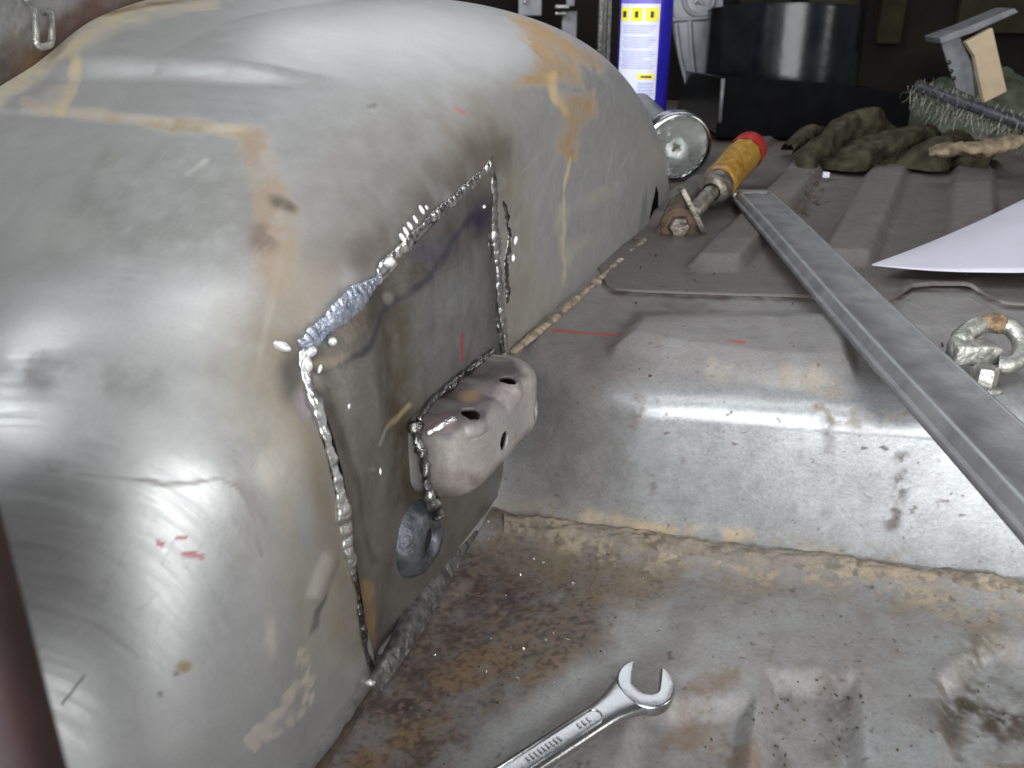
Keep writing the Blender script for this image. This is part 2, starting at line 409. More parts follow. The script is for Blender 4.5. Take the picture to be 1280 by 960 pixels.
# lower floor ------------------------------------------------------
def lower_floor():
    nx, ny = 620, 420
    xs = np.linspace(-.30, .50, nx); 
    X = np.zeros((nx, ny, 3))
    for i, x in enumerate(xs):
        y1 = base_line(x)+.012
        X[i, :, 0] = x; X[i, :, 1] = np.linspace(.02, y1, ny)
    V = X.reshape(-1, 3); p = Paint(V, (.30, .296, .29), .42, .32, 9)
    z = (fbm(V, 9, 40, 3)-.5)*.006
    # pressed ribs and hollows
    hol = np.maximum.reduce([p.poly([(965, 842), (1065, 850), (1085, 1100), (930, 1100)], 14, True),
                             p.poly([(1180, 850), (1245, 800), (1400, 830), (1420, 1100), (1190, 1100)], 14, True),
                             p.poly([(805, 880), (935, 875), (905, 1100), (740, 1100)], 16, True)])
    z -= hol*.0075
    ridge = p.poly([(860, 720), (840, 800), (700, 905), (560, 1010), (380, 1010), (520, 760), (640, 640), (760, 690)], 30, True)
    z -= ridge*.004
    foot = sst(.03, 0, base_line(V[:, 0])-V[:, 1]); z += foot*foot*.006
    V[:, 2] = z
    # stains
    n, nf, nl = p.n, p.nf, p.nl
    brown = p.rag(p.poly([(390, 960), (470, 850), (620, 630), (720, 660), (840, 690), (862, 735), (790, 775), (800, 800), (690, 850), (640, 890), (540, 960)], 45), .8, .15, .75)
    p.add(brown*(.85+.5*(n-.4)), (.105, .082, .068), .62, .05)
    p.add(p.poly([(470, 850), (630, 615), (690, 650), (560, 860), (440, 960)], 28)*.6*sst(.3, .6, n), (.085, .055, .05), .6, .05)
    for (x, y, rx, ry, a) in [(700, 700, 40, 22, 10), (600, 815, 70, 26, -25), (690, 830, 46, 20, -15), (470, 935, 50, 20, -40), (540, 900, 40, 22, -20), (865, 905, 60, 30, 5), (900, 850, 35, 18, 0), (930, 935, 22, 30, 0), (790, 730, 50, 25, 10)]:
        p.add(p.rag(p.blob(x, y, rx, ry, a, .9)*.8, 1.4)*.6, (.21, .125, .06), .75, 0)
    p.add(p.blob(780, 700, 90, 30, 8, .8)*.55, (.24, .19, .145), .7, 0)
    for (x, y, rx, ry, a) in [(545, 905, 25, 9, -30), (500, 870, 20, 8, 0), (620, 740, 45, 14, -20)]:
        p.add(p.blob(x, y, rx, ry, a)*sst(.4, .6, n), (.05, .03, .03), .7, 0)
    p.add(sst(.42, .68, nl)*.45*(.4+n), (.17, .135, .11), .65, .05)
    grit = fbm(V, 520, 66, 2)
    p.add(brown*sst(.56, .66, grit)*.6, (.22, .15, .09), .8, 0); p.add(brown*sst(.44, .34, grit)*.6, (.05, .035, .03), .8, 0)
    p.add(sst(.60, .70, grit)*.22, (.16, .125, .10), .7, 0)
    # pale bare streak
    p.add(p.poly([(770, 745), (850, 740), (835, 800), (700, 890), (560, 1000), (520, 980), (680, 850), (760, 800)], 18)*.75, (.36, .355, .345), .42, .3)
    # dirt lines along the ribs
    for pts, wd, k in [([(985, 850), (978, 960)], 26, .9), ([(1040, 850), (1052, 890), (1030, 960)], 34, .8), ([(1060, 862), (1060, 920)], 14, .7), ([(1215, 870), (1190, 900), (1200, 960)], 40, .8)]:
        p.add(p.line(pts, wd, .9)*sst(.42, .6, nf*.5+n*.5)*k, (.07, .055, .045), .85, 0)
    p.add(p.blob(1240, 885, 80, 40, 12, .8)*sst(.34, .54, n*.6+nf*.4), (.045, .035, .022), .9, 0)
    p.add(p.blob(1225, 815, 28, 38, 10, .8)*sst(.36, .56, n*.6+nf*.4), (.085, .075, .035), .9, 0)
    p.add(p.blob(1250, 950, 60, 40, 0, .7)*sst(.42, .6, n)*.8, (.12, .085, .06), .85, 0)
    p.add(p.blob(1120, 830, 60, 20, 10, .8)*sst(.45, .65, n)*.5, (.2, .14, .10), .8, 0)
    p.add(p.blob(1015, 900, 50, 80, 0, .9)*.65, (.2, .175, .155), .7, .05)
    # tan grime along the foot of the riser
    p.add(p.line([(640, 668), (760, 690), (1000, 715), (1290, 770)], 70, .95)*sst(.3, .6, n*.5+nf*.5)*.9, (.185, .15, .115), .8, 0)
    p.add(p.line([(700, 682), (900, 706), (1140, 745), (1290, 765)], 26, .95)*sst(.46, .56, nf*.7+n*.3)*.8, (.34, .28, .20), .85, 0)
    # specks
    p.add(sst(.84, .88, vnoise(V, 420, 77))*sst(.45, .6, p.n)*.7, (.06, .045, .04), .8, 0)
    p.add(sst(.90, .94, vnoise(V, 300, 78))*.6, (.09, .07, .055), .8, 0)
    global FLOOR_Z
    Gx = V.reshape(nx, ny, 3).copy()
    def FLOOR_Z(q):
        i = int(np.clip(np.searchsorted(xs, q[0]), 0, nx-1)); j = int(np.clip(np.searchsorted(Gx[i, :, 1], q[1]), 0, ny-1)); return np.array([q[0], q[1], Gx[i, j, 2]])
    o = grid_obj('lower_floor', V.reshape(nx, ny, 3), 'dirty', p)
    tag(o, kind='structure'); return o
lower_floor()

# riser and seat deck -------------------------------------------------
def lip_y(x):
    P = [at_z(a, b, Z_UP) for a, b in [(1000, 372), (1075, 379), (1110, 378), (1140, 364), (1165, 361), (1205, 361), (1225, 366), (1252, 379), (1285, 382), (1400, 386)]]
    xs = [q[0] for q in P]; ys = [q[1] for q in P]
    P2 = [at_z(a, b, Z_UP) for a, b in [(754, 347), (757, 357), (768, 363), (790, 365)]]
    return np.interp(x, [P2[0][0]-.004]+[q[0] for q in P2]+xs+[.9], [P2[0][1]+.06]+[q[1] for q in P2]+ys+[.56])
def floor_step():
    nx = 560; xs = np.linspace(-.10, .55, nx)
    prof = []            # (fraction up, kind)
    nb = 150; nc = 40; nd = 190
    X = np.zeros((nx, nb+nc+nd, 3)); r = .021
    for i, x in enumerate(xs):
        yb, yt = base_line(x), step_line(x)
        rr = r+.012*sst(.06, -.01, x)
        t = np.linspace(0, 1, nb)
        z1 = Z_UP-rr
        X[i, :nb, 1] = yb+(yt-yb)*t; X[i, :nb, 2] = -.006+(z1+.006)*t
        a = np.linspace(0, math.pi/2, nc+1)[1:]
        X[i, nb:nb+nc, 1] = yt+rr*1.5*(1-np.cos(a)); X[i, nb:nb+nc, 2] = z1+rr*np.sin(a)
        ye = max(lip_y(x), yt+rr*1.5)+.03
        X[i, nb+nc:, 1] = np.linspace(yt+rr*1.5, ye, nd+1)[1:]; X[i, nb+nc:, 2] = Z_UP
        X[i, :, 0] = x
    # smooth the plan kink
    for _ in range(30): X[1:-1, :, 1] = (X[:-2, :, 1]+2*X[1:-1, :, 1]+X[2:, :, 1])/4
    V = X.reshape(-1, 3); p = Paint(V, (.36, .368, .372), .38, .55, 7)
    pad = p.poly([(800, 402), (1040, 400), (1062, 415), (1062, 470), (1000, 476), (850, 458), (770, 440)], 15, True)
    V[:, 2] += pad*.0100*sst(Z_UP-.02, Z_UP-.002, V[:, 2])
    hump = p.poly([(1110, 395), (1140, 370), (1215, 370), (1240, 395), (1225, 425), (1120, 425)], 10, True)
    V[:, 2] += hump*.005*sst(Z_UP-.01, Z_UP-.002, V[:, 2])
    V[:, 1] += (fbm(V, 14, 50, 3)-.5)*.004; V[:, 2] += (fbm(V, 16, 51, 3)-.5)*.0025
    n, nf = p.n, p.nf
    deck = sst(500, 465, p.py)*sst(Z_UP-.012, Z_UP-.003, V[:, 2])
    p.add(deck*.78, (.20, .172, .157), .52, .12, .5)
    p.add(p.poly([(640, 440), (760, 370), (840, 385), (780, 420), (800, 480), (780, 560), (760, 650), (630, 660)], 60)*.85, (.125, .105, .094), .55, .08, .4)  # brown grime, plus painted shade of the facet turned to the arch
    p.add(p.line([(762, 425), (805, 392), (900, 386)], 22, .9)*.55, (.10, .07, .065), .6, 0)
    p.add(p.line([(1062, 400), (1080, 440), (1050, 480)], 26, .9)*.45*sst(.3, .6, n), (.14, .10, .08), .6, 0)
    p.add(p.line([(890, 470), (980, 478), (1060, 488)], 16, .9)*.5*sst(.35, .6, n), (.33, .27, .18), .7, 0)
    p.add(p.blob(1050, 516, 55, 14, 6, .7)*sst(.5, .58, n)*.9, (.24, .185, .12), .8, 0)
    p.add(p.blob(1120, 518, 60, 7, 2, .7)*sst(.55, .6, n)*.9, (.16, .12, .09), .8, 0)
    for pts, wd, k in [([(797, 500), (788, 540), (776, 600)], 16, 1.0), ([(805, 585), (812, 612)], 10, .8), ([(850, 570), (842, 592)], 10, .9), ([(996, 535), (992, 640)], 14, .45), ([(1040, 525), (1036, 645)], 15, .5), ([(1128, 570), (1120, 620), (1112, 655)], 17, .85), ([(1160, 690), (1180, 660)], 16, .3)]:
        p.add(p.line(pts, wd, .8)*sst(.42, .58, n*.6+nf*.4)*k, (.13, .11, .10), .75, 0)
    # tan grime band at the foot
    band = p.line([(630, 640), (740, 655), (850, 672), (960, 690), (1290, 745)], 40, .9)
    p.add(band*sst(.32, .6, n*.5+nf*.5)*.95, (.20, .165, .125), .8, 0)
    p.add(p.line([(730, 648), (850, 662), (960, 675)], 15, .8)*sst(.42, .55, n)*.8, (.42, .33, .22), .85, 0)
    p.add(p.line([(1000, 692), (1150, 715), (1290, 745)], 18, .9)*sst(.45, .6, n)*.8, (.38, .33, .24), .85, 0)
    p.add(p.line([(640, 655), (800, 685), (1000, 712), (1290, 752)], 5, .5)*.7, (.07, .06, .05), .8, 0)
    p.add(p.blob(1200, 720, 90, 22, 9, .9)*sst(.5, .62, n)*.6, (.11, .10, .085), .8, 0)
    p.add(p.line([(754, 346), (757, 358), (768, 365), (790, 367), (1000, 374), (1075, 381), (1110, 380), (1140, 366), (1165, 363), (1205, 363), (1225, 368), (1252, 381), (1290, 384)], 9, .7, True)*.9, (.05, .035, .03), .8, 0)  # shade of the gap under the rear sheet's lip, painted on the deck
    p.add(p.line([(690, 412), (730, 416), (775, 419)], 3.2, .4, True), (.30, .07, .05), .6, 0)
    p.add(p.line([(910, 445), (928, 447)], 4, .4, True), (.36, .08, .06), .6, 0)
    p.add(sst(.88, .92, vnoise(V, 380, 71))*.7*sst(.40, .55, n), (.10, .075, .065), .8, 0)
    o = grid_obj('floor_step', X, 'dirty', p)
    o['kind'] = 'structure'; return o
floor_step()

# rough sealer ridges along the foot of the riser
FS = bpy.data.objects['floor_step']
nu, nv = 620, 34
xs_ = np.linspace(-.005, .5, nu); G = np.zeros((nu, nv, 3))
for a_ in range(nu):
    q_ = np.array([[xs_[a_], 0, 0]])
    wd_ = .017+.012*float(fbm(q_, 45, 3, 4)[0]-.5); of_ = .003*float(fbm(q_, 30, 9, 3)[0]-.5)
    v_ = np.linspace(0, 1, nv)
    G[a_, :, 0] = xs_[a_]; G[a_, :, 1] = base_line(xs_[a_])+.004+of_-wd_*v_
    G[a_, :, 2] = -.004+.0100*np.clip(np.sin(np.pi*np.clip(v_*1.0, 0, 1)), 0, 1)**.45+.004*(1-v_)**2
Vg = G.reshape(-1, 3); Vg[:, 2] += (fbm(Vg, 70, 5, 5)-.5)*.0065+(fbm(Vg*np.array([.3, 1, 1]), 260, 25, 3)-.5)*.0035
pg = Paint(Vg, (.20, .165, .125), .85, 0, 5)
pg.add(sst(.45, .6, pg.n)*.8, (.30, .245, .175), .85, 0); pg.add(sst(.5, .35, pg.nf)*.7, (.085, .068, .056), .9, 0); pg.add(sst(.52, .66, pg.nl)*.7, (.17, .155, .14), .7, .1)
o = grid_obj('sealer_strip', G, 'dirty', pg, FS); o.matrix_parent_inverse = Matrix.Identity(4)

# ribbed rear floor sheet -------------------------------------------------
def rear_floor():
    nx, ny = 620, 520
    xs = np.linspace(.03, 1.25, nx); xs = .03+(xs-.03)**1.25/((1.22)**.25)
    X = np.zeros((nx, ny, 3))
    for i, x in enumerate(xs):
        b = np.linspace(0, 1, ny)**1.6
        X[i, :, 0] = x; X[i, :, 1] = lip_y(x)+b*(1.80-lip_y(x))
    X[:, :, 2] = Z_UP+.0020
    V = X.reshape(-1, 3); p = Paint(V, (.130, .113, .102), .5, .15, 5)
    c = V[:, 0]-.477*V[:, 1]
    z = np.zeros(len(V))
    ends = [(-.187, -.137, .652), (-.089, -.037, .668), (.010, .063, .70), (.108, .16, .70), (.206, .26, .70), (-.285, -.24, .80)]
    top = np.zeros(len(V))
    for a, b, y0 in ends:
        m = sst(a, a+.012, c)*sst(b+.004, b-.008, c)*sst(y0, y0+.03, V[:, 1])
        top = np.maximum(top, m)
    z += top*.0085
    hump = p.poly([(1110, 395), (1135, 352), (1215, 350), (1240, 395)], 9, True)
    z += hump*.004
    z += (fbm(V, 12, 60, 3)-.5)*.004
    # turned-down lip
    V[:, 2] += z
    yl = V[:, 1].reshape(nx, ny); V.reshape(nx, ny, 3)[:, 0, 2] -= .0035
    n, nf = p.n, p.nf
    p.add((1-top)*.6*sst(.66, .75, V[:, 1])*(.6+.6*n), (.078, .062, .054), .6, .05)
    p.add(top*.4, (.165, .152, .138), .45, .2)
    p.add(p.line([(858, 338), (900, 300), (928, 272)], 14, .9)*.5, (.075, .05, .045), .6, 0)
    p.add(p.line([(1012, 212), (1010, 240), (1000, 262)], 16, .9)*sst(.45, .55, nf)*.9, (.05, .035, .03), .8, 0)
    p.add(p.line([(1137, 222), (1110, 280), (1085, 320)], 10, .9)*sst(.45, .55, n)*.8, (.075, .06, .05), .8, 0)
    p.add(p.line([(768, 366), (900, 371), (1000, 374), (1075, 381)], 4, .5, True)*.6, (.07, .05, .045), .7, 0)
    p.add(sst(.88, .92, vnoise(V, 330, 72))*.6, (.07, .055, .05), .8, 0)
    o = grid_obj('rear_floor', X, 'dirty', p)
    o['kind'] = 'structure'; return o
rear_floor()

# dark back of the boot ---------------------------------------------------
V, Fc = join(prism([(-.35, 0), (1.9, 0), (1.9, .9), (-.35, .9)], .03, (0, 1.82, .05), X3, Z3, Y3, .002))
o = mk('back_panel', V, Fc, 'wall', None, False, False); o['kind'] = 'structure'
for a_, b_, c_ in [(925, 1000, 5), (1096, 1150, 55), (1195, 1330, 42), (1010, 1090, 20)]:
    p_, q_ = at_y(a_, c_, 1.80), at_y(b_, -90, 1.80)
    V, Fc = prism([(0, 0), (q_[0]-p_[0], 0), (q_[0]-p_[0], q_[2]-p_[2]), (0, q_[2]-p_[2])], .018, p_, X3, Z3, Y3, .003)
    mk('panel_strip', V, Fc, 'olive', o, False)

# side of the body outside the arch ------------------------------------------
def body_side():
    ns, nz = 320, 200
    S, Z = np.meshgrid(np.linspace(-.62, .16, ns), np.linspace(0, .62, nz), indexing='ij')
    X = snz(S, -WID-.006+.0*S-.10*sst(.33, .6, Z), Z)
    V = X.reshape(-1, 3); p = Paint(V, (.20, .20, .19), .5, .2, 6)
    n = p.n
    p.add(p.poly([(-40, 150), (-40, 60), (60, 40), (90, 10), (120, -40), (420, -40), (330, 5), (200, 22), (60, 75)], 14)*1.2, (.085, .055, .04), .8, 0)
    p.add(p.blob(100, 25, 40, 24, -20, .8)*sst(.4, .6, n), (.10, .055, .045), .8, 0)
    p.add(p.blob(20, 90, 40, 12, -35, .8)*sst(.4, .6, n), (.20, .11, .045), .8, 0)
    p.add(p.blob(2, 75, 10, 12, 0, .7), (.05, .05, .055), .6, 0)
    p.add(p.line([(-10, 62), (20, 45), (45, 25)], 5, .6), (.10, .08, .05), .6, 0)
    p.add(p.line([(17, 40), (28, 0)], 4, .6), (.12, .10, .07), .6, 0)
    p.add(p.blob(60, 8, 50, 12, -25, .8)*.7, (.22, .215, .21), .5, .1)
    o = grid_obj('body_side', X, 'dirty', p); o['kind'] = 'structure'
body_side()

# ------------------------------------------------------------------ wheel arch
arch = empty('wheel_arch', snz(.0, -.05, 0).tolist(), 'large rounded silver-grey wheel arch with welded steel repair patch and rust stains', 'wheel arch')
def arch_shell():
    nphi = 940
    ph = np.linspace(-.10, math.pi+.18, nphi)
    r_in = np.linspace(0.02, R_0, 250, endpoint=False)
    tt = np.sin(np.linspace(0, math.pi/2, 210)); r_f = R_0+(1-R_0)*tt
    rho = np.r_[r_in, r_f, 1+.02*np.linspace(.02, 1, 50)]
    nn = np.r_[np.zeros(250), -DEP*(1-np.sqrt(np.clip(1-tt**2, 0, 1))), -DEP-(WID-DEP)*np.linspace(.02, 1, 50)]
    c, s = np.cos(ph), np.sin(ph); pp = np.where(c > 0, P_R, P_F)
    q = (np.abs(c)**pp+np.abs(s)**pp)**(-1/pp)
    S = S_C+(np.where(c > 0, R_R, R_F)*c*q)[:, None]*rho; Z = Z_C+(R_Z*s*q)[:, None]*rho
    X = snz(S, np.broadcast_to(nn, S.shape), Z)
    V = X.reshape(-1, 3)
    # surface normal (numerical)
    du = np.gradient(X, axis=0); dv = np.gradient(X, axis=1)
    nr = np.cross(dv, du); nr /= np.linalg.norm(nr, axis=-1, keepdims=True)+1e-12
    ref = snz(.1, -.15, .05); sg = np.sign(((X-ref)*nr).sum(-1, keepdims=True)); nr = (nr*sg).reshape(-1, 3)
    p = Paint(V, (.49, .486, .478), .41, .62, 6)
    n, nf, nl = p.n, p.nf, p.nl
    disp = (fbm(V, 8, 20, 2)-.5)*.0035+(fbm(V, 30, 21, 2)-.5)*.00015
    # pressed step with a rounded shoulder near the top, lapped panel edge below it
    up = sst(10, -9, p.ry-(90+.045*(p.rx-80)))
    disp += .0066*up*sst(.14, .2, Z.reshape(-1))*sst(470, 270, p.rx)*sst(30, 130, p.rx)
    lap = p.poly([(-200, 135), (60, 136), (200, 150), (318, 163), (336, 210), (352, 270), (345, 350), (300, 560), (200, 1000), (-300, 1000)], 4, True)
    lapf = sst(520, 300, p.ry)
    disp -= .0012*lap*lapf
    # hollow swirl and soft dents left of the patch
    disp += -.0012*p.blob(215, 510, 140, 60, 8, .95)+.0010*p.blob(300, 610, 70, 30, 30, .95)
    disp -= .0008*p.blob(60, 480, 60, 50, 0, .95)
    disp += .002*(p.line([(395, 745), (412, 700)], 16, .9, True))
    # cut-out behind the patch, and the mask for the shade painted at the rear opening
    inside = p.poly([(383, 452), (608, 225), (622, 456), (618, 585), (474, 835)], 3, True)
    disp -= inside*.007
    split_shade = p.poly([(819, 232), (822, 240), (820, 296), (806, 297)], 1.5, True)
    V += nr*disp[:, None]
    # ---- stains and wear
    # scuffed, duller band of old paint
    p.add(p.poly([(120, 162), (300, 178), (335, 235), (335, 330), (250, 350), (150, 330), (40, 345), (60, 270)], 26)*.75, (.22, .22, .205), .58, .22)
    p.add(p.blob(250, 480, 190, 60, 4, .9)*.65*(.5+n), (.20, .195, .18), .58, .2, .6)
    p.add(p.blob(110, 470, 110, 30, 5, .8)*sst(.42, .62, n)*.55, (.19, .185, .175), .6, .1)
    p.add(p.blob(470, 190, 160, 85, -25, .95)*.8, (.19, .175, .16), .55, .2, .6)
    p.add(p.blob(430, 290, 110, 60, -40, .9)*.65, (.22, .195, .17), .55, .2, .6)
    # smoke around the welds
    p.add(p.line([(365, 425), (470, 320), (595, 185)], 130, .95)*.7*(.4+n), (.16, .14, .125), .55, .15)
    p.add(p.line([(470, 320), (560, 235), (612, 190)], 56, .95)*.85, (.095, .08, .068), .55, .1, .8)
    p.add(p.blob(605, 190, 26, 26, -30, .8)*.85, (.065, .055, .045), .55, .1)
    p.add(p.line([(620, 200), (632, 300), (640, 440)], 44, .95)*.6, (.12, .105, .085), .5, .2)
    p.add(p.line([(650, 380), (700, 370), (660, 430)], 70, .95)*.4, (.20, .165, .125), .5, .2)
    p.add(p.line([(366, 445), (388, 540), (420, 650), (448, 800)], 46, .9)*.9, (.105, .092, .08), .5, .25, .6)
    p.add(p.line([(340, 430), (365, 540), (395, 680), (420, 790)], 120, .95)*.62, (.30, .255, .175), .5, .35, .6)
    p.add(p.line([(640, 230), (655, 330), (665, 420)], 60, .95)*.4, (.30, .255, .185), .5, .35, .6)
    p.add(p.blob(600, 150, 60, 40, -30, .95)*.4, (.30, .265, .20), .5, .35, .6)
    p.add(p.blob(368, 470, 16, 32, 0, .7)*.7, (.05, .05, .055), .4, .4)
    p.add(p.blob(385, 510, 14, 22, -15, .5)*.8, (.23, .20, .215), .4, .4)
    p.add(p.blob(390, 370, 40, 30, -40, .9)*.5, (.36, .31, .25), .5, .3)
    p.add(p.poly([(370, 620), (388, 615), (393, 670), (388, 695), (378, 690)], 3)*.7, (.30, .29, .31), .5, .2)
    p.add(p.poly([(402, 750), (408, 752), (400, 790), (388, 800), (392, 780)], 3)*.85, (.12, .12, .125), .5, .3)
    # seam sealer tan lines
    tan = (.33, .27, .19)
    p.add(p.line([(30, 130), (130, 140), (230, 154), (325, 166)], 12, .5)*(.6+.6*n), tan, .7, 0)
    p.add(p.line([(200, 150), (330, 168)], 20, .7)*sst(.4, .55, n)*.7, (.25, .20, .14), .75, 0)
    p.add(p.poly([(300, 170), (325, 160), (345, 210), (368, 258), (372, 300), (368, 350), (345, 380), (325, 340), (318, 290), (310, 230)], 9)*(.65+.7*n), (.265, .21, .155), .72, 0)
    p.add(p.blob(350, 255, 17, 9, 25, .5)*.9, (.10, .08, .06), .8, 0)
    p.add(p.blob(330, 300, 22, 16, 40, .6)*sst(.45, .55, n)*.8, (.15, .11, .085), .8, 0)
    p.add(p.blob(345, 345, 30, 26, 0, .8)*.5, (.31, .25, .19), .7, 0)
    p.add(p.line([(98, 80), (88, 108), (74, 134)], 13, .3)*.9, (.43, .34, .20), .65, 0)
    p.add(p.poly([(40, 130), (60, 110), (90, 96), (75, 135)], 6)*.5, (.43, .37, .28), .6, .1)
    p.add(p.line([(-40, 150), (0, 116), (60, 72), (130, 44), (200, 26), (260, 14)], 26, .7)*.85, (.46, .385, .24), .7, 0)
    p.add(p.line([(60, 60), (140, 34), (230, 14), (320, 0)], 10, .8)*.8, (.16, .11, .07), .8, 0)
    # rust bloom running down the rear shoulder
    rustA = p.poly([(632, 18), (690, 36), (738, 66), (752, 88), (735, 86), (712, 70), (716, 88), (728, 108), (712, 108), (692, 100), (682, 108), (648, 106), (652, 96), (666, 88), (660, 52)], 12); rustA = p.rag(rustA, 1.3, .1, .95)
    rustB = p.poly([(698, 116), (742, 118), (741, 150), (728, 172), (722, 198), (708, 204), (692, 186), (702, 160), (694, 132)], 12); rustB = p.rag(rustB, 1.3, .1, .95)
    p.add(np.maximum(rustA, rustB)*(.80+.5*(n-.3)), (.31, .195, .07), .65, .05, .8)
    p.add(p.line([(655, 30), (690, 50), (745, 80)], 30, .95)*.5*sst(.35, .6, n), (.42, .27, .14), .65, 0)
    p.add(np.maximum(rustA, rustB)*sst(.52, .66, n)*.5, (.42, .25, .10), .7, 0)
    p.add(p.line([(685, 95), (690, 118), (705, 140)], 9, .8)*.8, (.52, .36, .16), .6, 0)
    p.add(p.line([(711, 195), (709, 240), (710, 275), (704, 350)], 5, .7)*.8, (.52, .40, .17), .6, 0)
    p.add(p.line([(704, 260), (706, 320)], 18, .9)*.35, (.40, .33, .16), .6, 0)
    p.add(p.blob(752, 240, 26, 8, -25, .9)*.4, (.36, .33, .17), .55, .1)
    p.add(p.blob(730, 305, 24, 7, -25, .9)*.4, (.38, .34, .19), .55, .1)
    p.add(p.line([(660, 395), (740, 320), (800, 262)], 40, .9)*.35, (.27, .28, .24), .5, .25)
    p.add(split_shade, (.01, .008, .008), .8, 0)  # dark of the open slit, painted on the shell
    # cracks, pencil and marker marks, tan filler by the lower corner
    p.add(p.line([(60, 585), (150, 595), (225, 607), (275, 600), (295, 612), (318, 655), (330, 690)], 4.5, .7)*.55, (.16, .14, .12), .6, 0)
    p.add(p.line([(55, 712), (80, 690), (125, 660)], 7, .8)*.55*sst(.35, .55, n), (.15, .14, .13), .6, 0)
    p.add(p.line([(75, 885), (100, 850)], 3, .7)*.5, (.2, .2, .19), .6, 0)
    p.add(p.line([(295, 605), (310, 625)], 12, .8)*.5, (.16, .13, .11), .6, 0)
    for pts, wd in [([(196, 678), (202, 682)], 5), ([(222, 677), (234, 675)], 4), ([(230, 694), (240, 692), (254, 697)], 6)]:
        p.add(p.line(pts, wd, .5)*.85, (.52, .10, .13), .55, 0)
    p.add(p.line([(570, 136), (580, 142)], 4, .5, True), (.5, .04, .06), .55, 0)
    for x, y in [(459, 134), (466, 134), (222, 842), (200, 866)]:
        p.add(p.blob(x, y, 3.5, 3, 0, .5)*.8, (.10, .09, .08), .6, 0)
    p.add(p.blob(232, 834, 9, 7, 0, .7)*sst(.4, .6, nf), (.36, .27, .15), .7, 0)
    fil = p.rag(p.poly([(372, 812), (386, 815), (396, 850), (392, 878), (362, 905), (318, 935), (305, 925), (350, 885), (368, 850)], 14), 1.6)
    p.add(fil*sst(.40, .62, nf*.65+n*.35)*.75, (.42, .35, .26), .7, 0)
    p.add(p.blob(340, 795, 6, 18, 0, .8)*.6, (.55, .48, .38), .6, .1)
    p.add(p.line([(460, 865), (400, 945), (360, 1000)], 26, .9)*.6, (.16, .125, .11), .6, .1)
    # hand-sanding scratches
    for k in range(70):
        x0 = RNG.uniform(95, 330); y0 = RNG.uniform(185, 420); L = RNG.uniform(15, 75); a = math.radians(RNG.normal(-42, 6))
        p.add(p.line([(x0, y0), (x0+L*math.cos(a), y0+L*math.sin(a))], RNG.uniform(.8, 1.8), .6, True)*RNG.uniform(.05, .26), (.46, .46, .44), .45, .3)
    p.add(p.line([(233, 215), (252, 200), (258, 193)], 7, .8)*.6, (.52, .51, .48), .5, .2)
    p.add(p.blob(145, 196, 7, 4, -30, .7)*.5, (.2, .18, .11), .6, 0)
    p.add(p.blob(60, 290, 60, 28, 10, .9)*.5, (.40, .395, .365), .5, .2)
    for k in range(40):
        x0 = RNG.uniform(20, 400); y0 = RNG.uniform(560, 940); L = RNG.uniform(10, 60); a = math.radians(RNG.normal(-55, 25))
        p.add(p.line([(x0, y0), (x0+L*math.cos(a), y0+L*math.sin(a))], 1.6, .6, True)*RNG.uniform(.08, .3), (.22, .21, .20), .5, .2)
    for k in range(26):
        x0 = RNG.uniform(640, 800); y0 = RNG.uniform(200, 330); L = RNG.uniform(10, 50); a = math.radians(RNG.normal(-60, 14))
        p.add(p.line([(x0, y0), (x0+L*math.cos(a), y0+L*math.sin(a))], 1.6, .6, True)*RNG.uniform(.08, .28), (.5, .5, .48), .5, .2)
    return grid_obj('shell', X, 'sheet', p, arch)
arch_shell()

